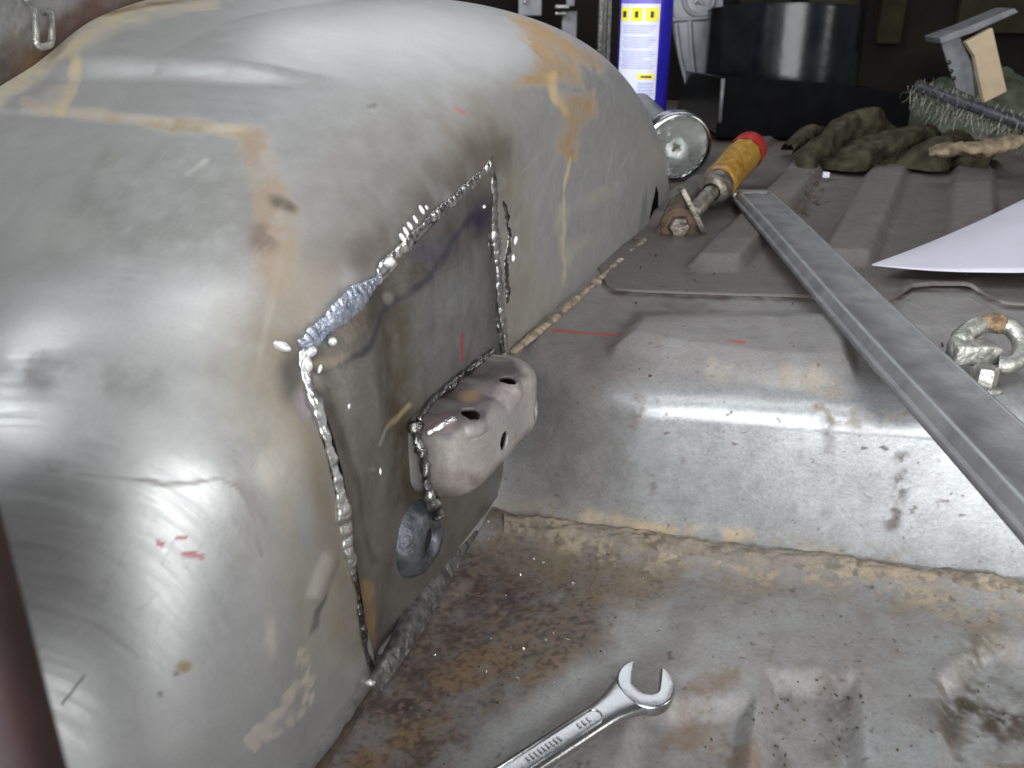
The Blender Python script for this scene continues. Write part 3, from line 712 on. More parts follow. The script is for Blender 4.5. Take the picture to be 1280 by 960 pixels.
def tear():
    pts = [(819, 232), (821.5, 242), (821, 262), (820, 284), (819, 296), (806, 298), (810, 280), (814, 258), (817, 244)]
    P = [arch_hit(*q)+N3*.0012 for q in pts]  # proud black wedge stands in for the shade inside the slit
    mk('torn_split_shade', P+[q-N3*.004 for q in P], [tuple(range(9))]+[(i, (i+1) % 9, 9+(i+1) % 9, 9+i) for i in range(9)], 'gap_shade', arch, False)
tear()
def surf(px, py, off=.0):
    return arch_hit(px, py)+N3*off
def patch_panel():
    C = [arch_hit(*q) for q in PATCH_PX]
    sn = [to_sn(c)[0] for c in C]; zz = [c[2] for c in C]
    # quad corners TL, TR, BR (foot of the right edge), BL
    TL, TR, BL = (sn[0], zz[0]), (sn[1], zz[1]), (sn[4], max(zz[4], .004)); BR = (sn[3]+.004, .012)
    na, nb = 260, 260
    U, W = np.meshgrid(np.linspace(-.015, 1.01, na), np.linspace(-.012, 1, nb), indexing='ij')
    f = lambda i: (TL[i]*(1-U)+TR[i]*U)*(1-W)+(BL[i]*(1-U)+BR[i]*U)*W
    S, Z = f(0), f(1)
    ed = np.minimum(np.minimum(U, 1-U), np.minimum(W, 1-W))
    Nn = np.maximum(arch_n(S, Z), -.05)*(1-.18*sst(.02, .3, ed))+.0002+.001*sst(0, .06, ed)
    X = snz(S, Nn, Z); V = X.reshape(-1, 3)
    p = Paint(V, (.165, .153, .136), .42, .45, 6)
    n, nf = p.n, p.nf
    crease = p.line([(488, 372), (496, 470), (512, 600), (500, 720), (486, 800)], 34, .95, True)
    disp = -.0030*crease+(fbm(V, 25, 31, 3)-.5)*.0045
    disp += .002*p.blob(445, 560, 26, 120, 8, .9)+.0025*p.blob(560, 370, 40, 60, 0, .9)
    V += N3*disp[:, None]
    p.add(p.blob(565, 380, 60, 90, 8, .9)*.6, (.24, .24, .24), .36, .55)
    p.add(p.blob(445, 540, 30, 130, 8, .9)*.45, (.18, .168, .148), .42, .4)
    p.add(p.line([(495, 385), (500, 470), (510, 560), (522, 620)], 44, .95)*.85, (.06, .042, .025), .5, .3)
    p.add(p.line([(388, 452), (475, 372), (520, 330), (600, 262)], 46, .9)*.75*(.5+n), (.085, .07, .058), .4, .5)
    p.add(p.line([(400, 465), (450, 440), (478, 395), (530, 355), (560, 300), (605, 262)], 8, .9)*.6, (.05, .045, .075), .35, .7)
    p.add(p.blob(600, 270, 14, 22, 20, .8)*.7, (.045, .035, .10), .35, .7)
    p.add(p.blob(540, 310, 28, 12, -30, .8)*.5, (.15, .15, .20), .35, .7)
    p.add(p.line([(612, 240), (616, 340), (622, 450)], 22, .9)*.6, (.085, .08, .08), .4, .5)
    p.add(p.line([(400, 500), (430, 640), (458, 800)], 30, .9)*.85, (.075, .06, .045), .45, .4, .6)
    p.add(p.line([(408, 470), (412, 520), (450, 620), (465, 700)], 9, .9)*.55, (.055, .05, .05), .4, .5)
    p.add(p.line([(455, 730), (466, 800)], 14, .9)*.6, (.30, .18, .06), .6, .1)
    p.add(p.blob(412, 452, 22, 6, -20, .8)*.6, (.32, .26, .16), .5, .2)
    p.add(p.blob(560, 370, 18, 22, 0, .8)*.5, (.24, .24, .24), .4, .5)
    for k in range(60):
        x0 = RNG.uniform(535, 590); y0 = RNG.uniform(330, 385); L = RNG.uniform(10, 40)
        p.add(p.line([(x0, y0), (x0+L*.1, y0+L)], 1.4, .6, True)*RNG.uniform(.1, .45), (.25, .25, .25), .38, .55)
    p.add(p.blob(492, 374, 6, 9, 0, .5)*.5, (.34, .33, .31), .4, .4)
    p.add(p.line([(574, 418), (577, 452)], 4, .4, True)*.9, (.26, .02, .025), .6, 0)
    p.add(p.line([(478, 556), (490, 535)], 6, .7)*.6, (.55, .52, .45), .35, .6)
    p.add(p.line([(492, 535), (520, 508)], 5, .8)*.6, (.40, .32, .15), .5, .2)
    p.add(p.blob(540, 640, 60, 120, 20, .95)*.45, (.08, .066, .052), .5, .3)
    p.add(p.blob(525, 600, 18, 60, 0, .9)*.5, (.06, .045, .03), .5, .2)
    o = grid_obj('patch_panel', X, 'raw', p, arch)
    o['label'] = 'dark bare steel repair patch with heat tint'
patch_panel()

def bead(name, pxs, wpx, mat, pitch=.0042, lump=.35, off=.001, seed=0, flat=.65, label=None, wander=.0006):
    """weld bead laid along a line on the arch; wpx: width in the photo at each control point"""
    P = np.array([surf(*q, off) for q in pxs])
    L = np.linalg.norm(np.diff(P, axis=0), axis=1).sum(); n = max(30, int(L/.0006))
    Q = spline(P, n); k = np.linspace(0, len(pxs)-1, n)
    tt = np.linalg.norm(Q-np.array([0, 0, CAM_H]), axis=1)
    wd = np.interp(k, range(len(pxs)), wpx)*tt/FOC*.62
    s = np.linspace(0, L, n)
    ph = np.cumsum(.0006/pitch*(1+.5*(vnoise(Q, 160, seed+5)-.5)))
    rip = np.abs(np.sin(math.pi*ph))*(.3+.9*vnoise(Q, 60, seed+6))
    rad = wd*(1-lump*.25+lump*.35*rip)*(.55+.95*vnoise(Q, 90, seed+2))*(.88+.24*vnoise(Q, 300, seed+4))
    rad[0] *= .5; rad[-1] *= .5
    wv = (vnoise(Q, 90, seed+9)-.5)*wander*2
    Q = Q+A3*wv[:, None]+Z3*((vnoise(Q, 130, seed+3)-.5)*wander*2)[:, None]
    V, Fc = tube(Q, rad, 12, flat*.55, up=tuple(N3))
    V = np.array(V); V = V+((fbm(V, 200, seed+1, 3)-.5)*.0024)[:, None]*N3+((fbm(V, 200, seed+7, 3)-.5)*.0022)[:, None]*A3
    o = mk(name, V, Fc, mat, arch)
    if label: o['label'] = label
    return o
bead('weld_bead', [(374, 440), (395, 415), (425, 388), (452, 362), (472, 345)], [30, 30, 24, 24, 14], 'weld_blue', .0035, .4, .002, 1, .5, 'thick blue-tinted weld bead')
bead('weld_bead', [(470, 346), (482, 328), (510, 304), (535, 276), (560, 256), (590, 228), (612, 208)], [14, 17, 10, 14, 9, 9, 14], 'weld_mid', .004, .9, .0006, 11, .6)
bead('weld_bead', [(612, 206), (615, 240), (617, 280), (622, 330), (624, 380), (630, 420), (634, 462)], [22, 18, 20, 14, 16, 14, 13], 'weld_mid', .005, .8, .0006, 21, .5)
bead('weld_bead', [(610, 228), (608, 270), (612, 330), (618, 380), (626, 440)], [6, 8, 6, 9, 6], 'weld_dark', .005, .5, .001, 25, .6)
bead('weld_bead', [(628, 250), (636, 290), (633, 330), (634, 380)], [9, 11, 12, 7], 'weld_dark', .004, .6, .000, 27, .5)
bead('weld_bead', [(380, 440), (378, 462), (392, 500), (408, 550), (418, 590), (425, 625), (432, 668), (440, 716)], [17, 15, 12, 15, 18, 20, 12, 8], 'weld', .008, .6, .0008, 31, .8, 'bright lumpy weld bead down the left edge')
bead('weld_bead', [(440, 712), (448, 765), (456, 810), (466, 852)], [7, 6, 7, 9], 'weld_dark', .004, .5, .001, 37, .7)
# blobs of weld metal and spatter, one shared lump mesh
def lump_mesh():
    bm = bmesh.new(); bmesh.ops.create_icosphere(bm, subdivisions=3, radius=1.0)
    for v in bm.verts:
        c = np.array(v.co)[None]; k = 1+.25*float(vnoise(c+5, 1.7, 3)[0]-.5); v.co *= k
    me = bpy.data.meshes.new('weld_spatter'); bm.to_mesh(me); bm.free()
    me.polygons.foreach_set('use_smooth', [True]*len(me.polygons)); me.materials.append(M['spatter']); return me
LUMP = lump_mesh()
def spatter(px, py, a, b, ang, mat=None):
    P = surf(px, py, .0022); t = np.linalg.norm(P-np.array([0, 0, CAM_H])); k = t/FOC*.5
    o = bpy.data.objects.new('weld_spatter', LUMP); link(o); o.parent = arch
    o.matrix_parent_inverse = Matrix.Translation(-Vector(arch.location))
    view = Vector(ray(px, py)).normalized()
    R = view.to_track_quat('-Z', 'Y').to_matrix().to_4x4() @ Matrix.Rotation(math.radians(-ang), 4, 'Z')
    R = (-view).to_track_quat('Z', 'Y').to_matrix().to_4x4() @ Matrix.Rotation(math.radians(-ang), 4, 'Z')
    o.matrix_basis = Matrix.Translation(Vector(P)) @ R @ Matrix.Diagonal((a*k, b*k, min(a, b)*k*.9, 1))
for q in [(347, 432, 22, 12, 32), (381, 438, 18, 15, 0), (378, 455, 13, 20, 0), (498, 297, 13, 7, 60), (502, 289, 12, 6, 65), (507, 282, 11, 6, 60), (514, 274, 11, 5, 65), (522, 262, 12, 6, 65), (528, 259, 6, 4, 65),
          (481, 327, 15, 13, 0), (410, 426, 11, 11, 0), (394, 460, 5, 12, 20), (458, 852, 12, 10, 0), (470, 858, 13, 9, 20), (640, 300, 5, 12, 10), (637, 322, 5, 10, 0), (600, 258, 5, 5, 0), (430, 506, 4, 9, 0), (470, 588, 3, 9, 0)]:
    spatter(*q)

# flange strip along the foot of the patch
def strip(name, pxs, wid, mat, lift, seed, parent, z=.004):
    Q = spline(np.array([at_z(a, b, z) for a, b in pxs]), 160)
    k = np.linspace(0, 1, 160); wd = np.interp(k, np.linspace(0, 1, len(wid)), wid)
    na = 14; G = np.zeros((160, na, 3))
    for i in range(160):
        for j in range(na):
            a = j/(na-1)
            h = lift*math.sin(math.pi*(.12+.5*a))
            G[i, j] = Q[i]-N3*wd[i]*(a-.5)+Z3*(a*wd[i]*.9+lift*math.sin(math.pi*a)-.002)
    V = G.reshape(-1, 3); V += ((fbm(V, 170, seed, 3)-.5)*.0024)[:, None]*(N3+Z3)*.7
    idx = np.arange(160*na).reshape(160, na)
    Fc = np.stack([idx[:-1, :-1], idx[1:, :-1], idx[1:, 1:], idx[:-1, 1:]], -1).reshape(-1, 4)
    return mk(name, V, Fc, mat, parent)
o = strip('bottom_flange', [(468, 858), (512, 790), (552, 715), (592, 652), (626, 602)], [.006, .011, .013, .012, .009], 'flange', .0038, 3, arch)
o['label'] = 'rough grey flange strip along the patch foot'

# sealer bead between arch and raised floor
Q = spline([at_z(a, b, Z_UP+.001) for a, b in [(640, 441), (690, 400), (745, 353), (806, 300)]], 220)
V, Fc = tube(Q, .0030*(.35+1.3*fbm(Q, 120, 3, 3)), 10, .6); V = np.array(V); V += (fbm(V, 260, 6, 3)-.5)[:, None]*.002
mk('sealer_bead', V, Fc, 'sealer', arch)
Q = spline([at_z(a, b, .002) for a, b in [(466, 862), (430, 918), (395, 968), (340, 1050)]], 120)
V, Fc = tube(Q, .0016+.0016*(vnoise(Q, 180, 4)-.4), 10, .7)
mk('sealer_bead', V, Fc, 'crumb', arch)
V, Fc = tube(spline([snz(s, .002, z) for s, z in [(-.004, .094), (-.001, .075), (.0, .05), (.0, .02)]], 60), .0042, 10)
mk('sealer_bead', V, Fc, 'rust', arch)

# captive nut ring on the patch
nc = arch_hit(522, 672); nc = nc+N3*.0005
V, Fc = lathe([(.0066, -.002), (.0064, .006), (.0085, .0082), (.012, .0080), (.0165, .0055), (.0200, .0018), (.0215, -.002)], nc, N3, 60)
V = np.array(V); V += ((fbm(V, 160, 8, 3)-.5)*.003)[:, None]*N3
nut = mk('weld_nut', V, Fc, 'nut', arch); nut['label'] = 'blue-grey weld nut ring below the bracket'
V, Fc = lathe([(.0064, .0008), (.004, .0002), (.0001, 0)], nc+N3*.0035, N3, 30)
mk('hole_shade_disc', V, Fc, 'black_rough', nut)  # black disc stands in for the dark inside the nut's bore

# anchor bracket
def bracket():
    s0, s1, n0, n1, r = -.128, -.036, -.010, .0350, .021
    out = []
    for k in range(50): out.append((s0, n0+(n1-r-n0)*k/50))
    for k in range(36): a = math.pi*(1-.5*k/36); out.append((s0+r+r*math.cos(a), n1-r+r*math.sin(a)))
    for k in range(90): out.append((s0+r+(s1-s0-2*r)*k/90, n1))
    for k in range(36): a = math.pi*(.5-.5*k/36); out.append((s1-r+r*math.cos(a), n1-r+r*math.sin(a)))
    for k in range(51): out.append((s1, n1-r+(n0-n1+r)*k/50))
    out = np.array(out); m = len(out)
    ctr = np.stack([np.clip(out[:, 0], s0+.028, s1-.028), np.full(m, -.002)], 1)
    R = .0070; R2 = .011
    lv = [(t, -R2, 0) for t in np.linspace(.034, R2, 12)[:-1]]
    lv += [(R2*(1-math.sin(a)), -R2*math.cos(a), 0) for a in np.linspace(0, math.pi/2, 14)]
    lv += [(0, 0, t) for t in np.linspace(0, 1, 26)[1:]]
    for a in np.linspace(0, math.pi/2, 16)[1:]: lv.append((R*(1-math.cos(a)), R*math.sin(a), 1))
    for t in np.linspace(R, .034, 20)[1:]: lv.append((t, R, 1))
    X = np.zeros((len(lv), m, 3))
    ztop = .1115
    for i, (ins, dz, t) in enumerate(lv):
        d = ctr-out; L = np.linalg.norm(d, axis=1, keepdims=True)+1e-9
        q = out+d/L*np.minimum(ins, L*.97)
        zb = .080+(q[:, 0]-s0)/(s1-s0)*.004
        z = zb+(ztop-R-zb)*t+dz
        # two lobes: dip across the middle of outer edge
        dip = np.exp(-((q[:, 0]+.086)/.008)**2)*sst(.010, .03, q[:, 1])*sst(.088, .108, z)
        z = z-dip*.0042
        nn = q[:, 1]*(1-.22*(s1-q[:, 0])/(s1-s0)*sst(0, .02, q[:, 1]))-.0018*np.exp(-((q[:, 0]+.066)/.012)**2)*sst(.02, .034, q[:, 1])
        pl = sst(.020, .008, q[:, 1])*(1 if ins > R*.9 and t == 1 else 0)
        z = z+pl*.0015*np.sin(q[:, 0]*210)
        X[i] = snz(q[:, 0], nn, z)
    S, Nn = to_sn(X); Z = X[..., 2]
    drop = np.zeros((len(lv)-1, m-1), bool)
    def punch(c, r0, plane):
        nonlocal S, Nn, Z, drop
        if plane == 'end': a, b, ok = S, Z, Nn > .016
        else: a, b, ok = S, Nn, Z > .103
        da, db = a-c[0], b-c[1]; d = np.hypot(da, db)+1e-9
        k = ok & (d < 2*r0); nd = r0+d*.5
        fa = np.where(k, c[0]+da/d*nd, a); fb = np.where(k, c[1]+db/d*nd, b)
        core = ok & (d < .28*r0+.0006)
        drop |= core[:-1, :-1] & core[1:, 1:] | core[:-1, 1:] & core[1:, :-1] | (ok & (d < .5*r0))[:-1, :-1]
        if plane == 'end': S, Z = fa, fb
        else: S, Nn = fa, fb
    punch((-.0906, .088), .0040, 'end'); punch((-.0480, .086), .0040, 'end')
    punch((-.070, .0255), .0036, 'top'); punch((-.113, .0235), .0036, 'top')
    X = snz(S, Nn, Z); V = X.reshape(-1, 3)
    V += ((fbm(V, 60, 33, 3)-.5)*.0008)[:, None]*np.array([.3, -.3, 1])
    p = Paint(V, (.315, .288, .268), .42, .25, 4)
    n = p.n
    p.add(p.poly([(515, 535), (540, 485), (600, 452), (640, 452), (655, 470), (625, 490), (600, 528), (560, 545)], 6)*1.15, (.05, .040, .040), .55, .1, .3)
    p.add(p.blob(620, 500, 40, 16, -20, .8)*.5, (.28, .235, .23), .5, .2)
    p.add(p.blob(588, 503, 11, 7, 0, .7)*.8, (.38, .24, .11), .6, .1)
    p.add(p.line([(545, 535), (565, 530)], 10, .8)*.5, (.30, .10, .10), .5, .1)
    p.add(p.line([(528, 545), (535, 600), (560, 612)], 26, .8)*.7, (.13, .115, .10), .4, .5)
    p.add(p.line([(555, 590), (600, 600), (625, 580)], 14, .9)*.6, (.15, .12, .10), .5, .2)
    p.add(sst(.62, .66, n)*.6, (.14, .11, .11), .6, .1)
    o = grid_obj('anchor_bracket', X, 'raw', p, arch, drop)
    o['label'] = 'grey pressed anchor bracket with four small holes'
    sm = o.modifiers.new('thickness', 'SOLIDIFY'); sm.thickness = .002; sm.offset = -1
    # dark inside is real: close the back with the patch; weld around the foot
    def path(pts, wd, mat, seed):
        Q = spline(np.array([snz(*q) for q in pts]), 140)
        rad = wd*(.35+1.1*vnoise(Q, 200, seed))
        V, Fc = tube(Q, rad, 10, .8); V = np.array(V); V += (fbm(V, 300, seed, 2)-.5)[:, None]*.003
        w_ = mk('bracket_weld', V, Fc, mat, o); w_.matrix_parent_inverse = Matrix.Identity(4)
    path([(-.131, .003, .112), (-.132, .006, .10), (-.131, .008, .085), (-.129, .009, .070), (-.124, .010, .058)], .0036, 'weld_dark', 3)
    path([(-.130, .004, .112), (-.115, .003, .1145), (-.09, .003, .115), (-.06, .003, .114), (-.035, .003, .112)], .0024, 'weld_dark', 6)
    path([(-.132, .010, .108), (-.127, .016, .111), (-.121, .019, .112)], .0022, 'weld', 9)
    for i in range(9):
        pass
bracket()

# ------------------------------------------------------------------ wire clip on the body side
Q = spline([at_n(a, b, -WID+o_) for a, b, o_ in [(28, -6, -.001), (36, 5, .002), (43, 16, .008), (45, 35, .011), (45, 52, .012), (49, 58, .012), (60, 57, .012), (64, 52, .011), (65, 36, .009), (64, 20, .004), (59, 14, .001), (54, 16, -.002)]], 160)
V, Fc = tube(Q, .0017, 12)
tag(mk('wire_clip', V, Fc, 'zinc'), 'bent U-shaped wire clip on the rusty body side at upper left', 'clip')

# ------------------------------------------------------------------ leaning maroon panel at the left
def maroon():
    P1 = at_t(-78, 540, .15); P2 = at_t(18, 968, .125); d = P2-P1
    top = P1-d*2.2; bot = P2+d*((.012-P2[2])/d[2])
    e = bot-top; L = np.linalg.norm(e); ex = e/L
    ey = np.array([-1, .35, 0.]); ey -= ex*(ey@ex); ey /= np.linalg.norm(ey); ez = np.cross(ex, ey)
    if ez[1] < 0: ez = -ez
    V, Fc = prism([(0, 0), (L*.4, -.002), (L*.7, -.001), (L, 0), (L, .16), (0, .16)], .012, top, ex, ey, ez, .005, 4)
    tag(autosmooth(mk('trim_panel', V, Fc, 'maroon'), 50), 'blurred dark maroon trim panel leaning in close at the lower left', 'panel')
maroon()

# ------------------------------------------------------------------ spanner
def spanner():
    head = at_z(808, 858, .010); tail = at_z(640, 968, .014)
    ex = head-tail; L = np.linalg.norm(ex); ex /= L
    ez = np.array([.05, -.1, 1.]); ez -= ex*(ez@ex); ez /= np.linalg.norm(ez); ey = np.cross(ez, ex)
    root = empty('spanner', tuple(tail*[1, 1, 0]), 'chrome open-ended spanner lying on the rusty lower floor', 'spanner')
    h = head-ex*.0 
    def loft(st, n=28, pw=2.6):
        V = []; Fc = []
        for (x, wy, wz) in st:
            for k in range(n):
                a = 2*math.pi*k/n; c, s = math.cos(a), math.sin(a)
                V.append(tail+ex*x+ey*wy*np.sign(c)*abs(c)**(2/pw)+ez*wz*np.sign(s)*abs(s)**(2/pw))
        for i in range(len(st)-1):
            for k in range(n): Fc.append((i*n+k, i*n+(k+1) % n, (i+1)*n+(k+1) % n, (i+1)*n+k))
        Fc.append(tuple(range(n))[::-1]); Fc.append(tuple((len(st)-1)*n+k for k in range(n)))
        return V, Fc
    st = [(-.06, .0060, .0030)]+[(t, .0064+.0004*t/L, .0031) for t in np.linspace(-.05, L-.030, 20)]
    st += [(L-.024, .0072, .0031), (L-.018, .0086, .0031), (L-.012, .0104, .0030), (L-.007, .012, .0028)]
    sh = mk('handle', *loft(st), 'chrome', root)
    # recessed panel outline on the handle, raised rim
    rim = []
    for k in range(24): a = math.pi/2-math.pi*k/23; rim.append((L-.031+.0038*math.cos(a)-.004, .0038*math.sin(a)))
    path = [tail+ex*(-.05)+ey*.0038+ez*.0031]+[tail+ex*a+ey*b+ez*.0031 for a, b in rim]+[tail+ex*(-.05)-ey*.0038+ez*.0031]
    V, Fc = tube(np.array(path), .0005, 8); mk('rim', V, Fc, 'chrome', root)
    # jaw: turned 15 degrees
    a0 = math.radians(37); fx = ex*math.cos(a0)-ey*math.sin(a0)*-1; fx = ex*math.cos(a0)+ey*math.sin(a0); fy = np.cross(ez, fx)
    R = .0140; g = .0062; oc = []
    for k in range(41):
        a = math.radians(38)+ (2*math.pi-2*math.radians(38))*k/40
        rr = R*(1+.05*math.cos(a*2))
        oc.append((rr*math.cos(a), rr*math.sin(a)))
    # inner U of the jaw
    oc += [(.0128, -g*.98), (.004, -g)]
    for k in range(1, 12): a = -math.pi/2-math.pi*k/12; oc.append((-.001+.0062*math.cos(a)*.9, g*math.sin(a)))
    oc += [(.004, g), (.0128, g*.98)]
    c = head-ex*.001
    V, Fc = prism(oc, .0062, c-ez*.0031, fx, fy, ez, .0011, 4)
    autosmooth(mk('jaw', V, Fc, 'chrome', root), 40)
    # stamped characters on the handle: small raised strokes
    for i in range(9):
        b = tail+ex*(L*.10+.0022*i)+ez*.0030
        V, Fc = prism([(-.0006, -.0016), (.0006, -.0016), (.0006, .0016 if i % 2 else .0008), (-.0006, .0016)], .0005, b, ex, ey, ez, .0002)
        mk('stamped_mark', V, Fc, 'chrome', root)
    for i in range(3):
        b = tail+ex*(L-.044+.0028*i)+ez*.0030
        V, Fc = prism([(-.0008, -.0014), (.0008, -.0014), (.0004, .0014), (-.0004, .0014)], .0005, b, ex, ey, ez, .0002)
        mk('stamped_mark', V, Fc, 'chrome', root)
spanner()

# ------------------------------------------------------------------ long metal strip
def long_bar():
    far = (at_z(920, 247, .113)+at_z(962, 240, .113))/2
    nearL = at_z(1276, 640, .121); nearR = at_z(1284, 545, .121)
    near = np.array([(nearL[0]+.236)/2-.004, .335, .120])
    ex = near-far; L = np.linalg.norm(ex); ex /= L
    ez = Z3-ex*(Z3@ex); ez /= np.linalg.norm(ez); ey = np.cross(ez, ex)   # ey points to +x-ish or -x
    if ey[0] < 0: ey = -ey
    root = empty('metal_strip', tuple(far*[1, 1, 0]+Z3*.105), 'long dull grey metal strip lying across the step at the right', 'strip')
    half = .0172
    sec = [(-half-.004, -.004), (-half-.0035, -.0022), (-half-.001, -.0018), (-half, .0008), (-half+.0012, .0030), (-half+.0035, .0034), (-half+.005, .0022), (-half+.0058, .0016), (0, .0019),
           (half-.0058, .0016), (half-.005, .0022), (half-.0035, .0034), (half-.0012, .0030), (half, .0008), (half, -.004)]
    L2 = L+.16; ns = 60; V = []; Fc = []
    for i in range(ns):
        t = i/(ns-1); x = t*L2
        for a, b in sec: V.append(far+ex*(x+.006)+ey*a*(1)+ez*(b+.0008*math.sin(t*9)))
    m = len(sec)
    for i in range(ns-1):
        for k in range(m-1): Fc.append((i*m+k, i*m+k+1, (i+1)*m+k+1, (i+1)*m+k))
    o = mk('strip_body', V, Fc, 'bar', root); sm = o.modifiers.new('t', 'SOLIDIFY'); sm.thickness = .0012; sm.offset = -1
    autosmooth(o, 50)
    for sd in (-1, 1):
        Qe = np.array([far+ex*(.008+L2*t)+ey*sd*(half-.0022)+ez*(.0034+.0008*math.sin(t*9)) for t in np.linspace(0, 1, 60)])
        V, Fc = tube(Qe, .0016+.0003*(vnoise(Qe, 60, 4)-.5), 10, .8); mk('raised_edge', V, Fc, 'bar_end', root)
    V, Fc = prism([(-half-.004, -.008), (-half+.006, -.012), (half-.004, -.012), (half+.001, -.006), (half+.001, .008), (-half-.004, .008)], .0062, far-ez*.003, ey, ex, ez, .0014, 3)
    autosmooth(mk('end_cap', V, Fc, 'bar_end', root))
long_bar()

# ------------------------------------------------------------------ white sheet
def sheet():
    up = [(1090, 330), (1140, 312), (1190, 292), (1240, 270), (1285, 249), (1400, 200)]
    lo = [(1090, 331), (1140, 337), (1190, 341), (1240, 343), (1285, 344), (1400, 343)]
    U = spline([at_z(a, b, .114) for a, b in up], 60); D = spline([at_z(a, b, .114) for a, b in lo], 60)
    G = np.zeros((60, 24, 3))
    for i in range(60):
        for j in range(24):
            t = j/23; G[i, j] = D[i]*(1-t)+U[i]*t
            G[i, j, 2] += .010*math.sin(math.pi*t)*min(1, i/30)*.5+.004*(i/59)
    V = G.reshape(-1, 3); idx = np.arange(60*24).reshape(60, 24)
    Fc = np.stack([idx[:-1, :-1], idx[1:, :-1], idx[1:, 1:], idx[:-1, 1:]], -1).reshape(-1, 4)
    o = mk('paper_sheet', V, Fc, 'paper'); m = o.modifiers.new('t', 'SOLIDIFY'); m.thickness = .0006; m.offset = -1
    tag(o, 'pointed piece of white paper lying on the ribbed rear floor', 'paper')
sheet()

# ------------------------------------------------------------------ loop catch with bolt
def catch():
    base = at_z(1236, 474, Z_UP+.003)
    root = empty('loop_catch', tuple(base), 'dull zinc loop catch with bolt and rusty top beside the metal strip', 'catch')
    y0 = base[1]
    def q(a, b, dy): return at_y(a, b, y0+dy)
    Q = spline([q(1199, 447, .006), (q(1196, 432, .012)), q(1206, 418, .018), q(1224, 407, .022), q(1246, 405, .022), (q(1266, 411, .018)), q(1277, 430, .010), q(1274, 448, .002), q(1262, 456, -.002), q(1248, 455, .0)], 120)
    V, Fc = tube(Q, .0052+.0012*(vnoise(Q, 120, 2)-.5), 14)
    V = np.array(V); V += (fbm(V, 300, 2, 2)-.5)[:, None]*.0008
    lp = mk('loop', V, Fc, 'zinc', root)
    Q2 = spline([q(1226, 405, .0215), q(1240, 403, .0215), (q(1256, 406, .0200))], 30)
    V, Fc = tube(Q2, .0047+.0020*(vnoise(Q2, 300, 5)-.5), 12); V = np.array(V); V += (fbm(V, 500, 4, 2)-.5)[:, None]*.0025; mk('rust_crust', V, Fc, 'rust_light', root)
    c = q(1224, 446, .002)
    V, Fc = prism([(-.0135, -.0065), (.0125, -.0055), (.0135, .0045), (.004, .0068), (-.0125, .0062)], .013, c, X3, Z3, Y3, .002, 3)
    autosmooth(mk('clamp_block', V, Fc, 'zinc', root))
    b = q(1232, 462, -.003)
    V, Fc = lathe([(.0001, .004), (.006, .004), (.0072, .002), (.0072, -.007), (.0001, -.007)], b-Z3*.002, Z3, 6)
    autosmooth(mk('bolt_head', V, Fc, 'zinc', root))
    V, Fc = lathe([(.0001, .0018), (.0095, .0018), (.0108, .0006), (.0108, -.0012), (.0001, -.0012)], b-Z3*.0095, Z3+.12*X3, 36)
    mk('washer', V, Fc, 'zinc', root)
    e = q(1201, 422, .016)
    V, Fc = lathe([(.0001, -.003), (.0045, -.003), (.005, 0), (.0045, .006), (.0001, .0065)], e, -Y3+.2*Z3, 20); mk('pin_end', V, Fc, 'zinc', root)
catch()

# ------------------------------------------------------------------ rusty gusset with bolt
def gusset():
    y = .775
    A = [at_y(*q, y) for q in [(815, 300), (884, 299), (858, 238), (838, 250)]]
    o0 = A[0]; out = [((p-o0)@X3, (p-o0)@Z3) for p in A]
    root = empty('gusset_bracket', tuple(o0), 'small rusty triangular bracket with bolt head at the arch rear end', 'bracket')
    V, Fc = prism(out, .004, o0, X3, Z3, Y3, .001); mk('gusset', V, Fc, 'crumb', root, False)
    a, b = at_y(887, 299, y-.004), at_y(856, 236, y-.004)
    e = b-a; L = np.linalg.norm(e); e /= L; nrm = np.cross(e, Y3)
    V, Fc = prism([(0, -.001), (L, -.001), (L, .0045), (0, .0045)], .016, a, e, nrm, Y3, .0012); autosmooth(mk('edge_flange', V, Fc, 'old_steel', root))
    V, Fc = lathe([(.0001, .007), (.0085, .007), (.0100, .0045), (.0100, 0), (.010, -.002)], at_y(848, 282, y-.001), -Y3, 6)
    autosmooth(mk('bolt_head', V, Fc, 'old_steel', root), 30)
    V, Fc = lathe([(.009, .0012), (.0155, .0012), (.016, 0), (.016, -.002)], at_y(848, 282, y-.001), -Y3, 28); mk('washer', V, Fc, 'rust', root)
gusset()

# ------------------------------------------------------------------ screwdriver-like tool, yellow handle
def driver():
    tip = at_y(866, 266, .80); butt = at_y(939, 184, 1.0)
    d = butt-tip; L = np.linalg.norm(d); d /= L
    root = empty('hand_tool', tuple(tip), 'hand tool with yellow handle and red end cap beside the torch', 'tool')
    V, Fc = lathe([(.0001, -.004), (.0075, 0), (.0078, L*.42)], tip, d, 24); mk('shaft', V, Fc, 'old_steel', root)
    V, Fc = lathe([(.009, L*.27), (.0145, L*.275), (.0155, L*.30), (.0150, L*.335), (.0165, L*.35), (.0160, L*.385), (.01, L*.39)], tip, d, 32); mk('ferrule', V, Fc, 'old_steel', root)
    V, Fc = lathe([(.010, L*.36), (.0170, L*.385), (.0180, L*.42), (.0172, L*.55), (.0182, L*.72), (.0188, L*.85)], tip, d, 10)
    mk('handle', V, Fc, 'yellow', root)
    V, Fc = lathe([(.0190, L*.845), (.0194, L*.88), (.0188, L*.97), (.016, L*1.0), (.009, L*1.015), (.0001, L*1.018)], tip, d, 32); mk('end_cap', V, Fc, 'red', root)
driver()

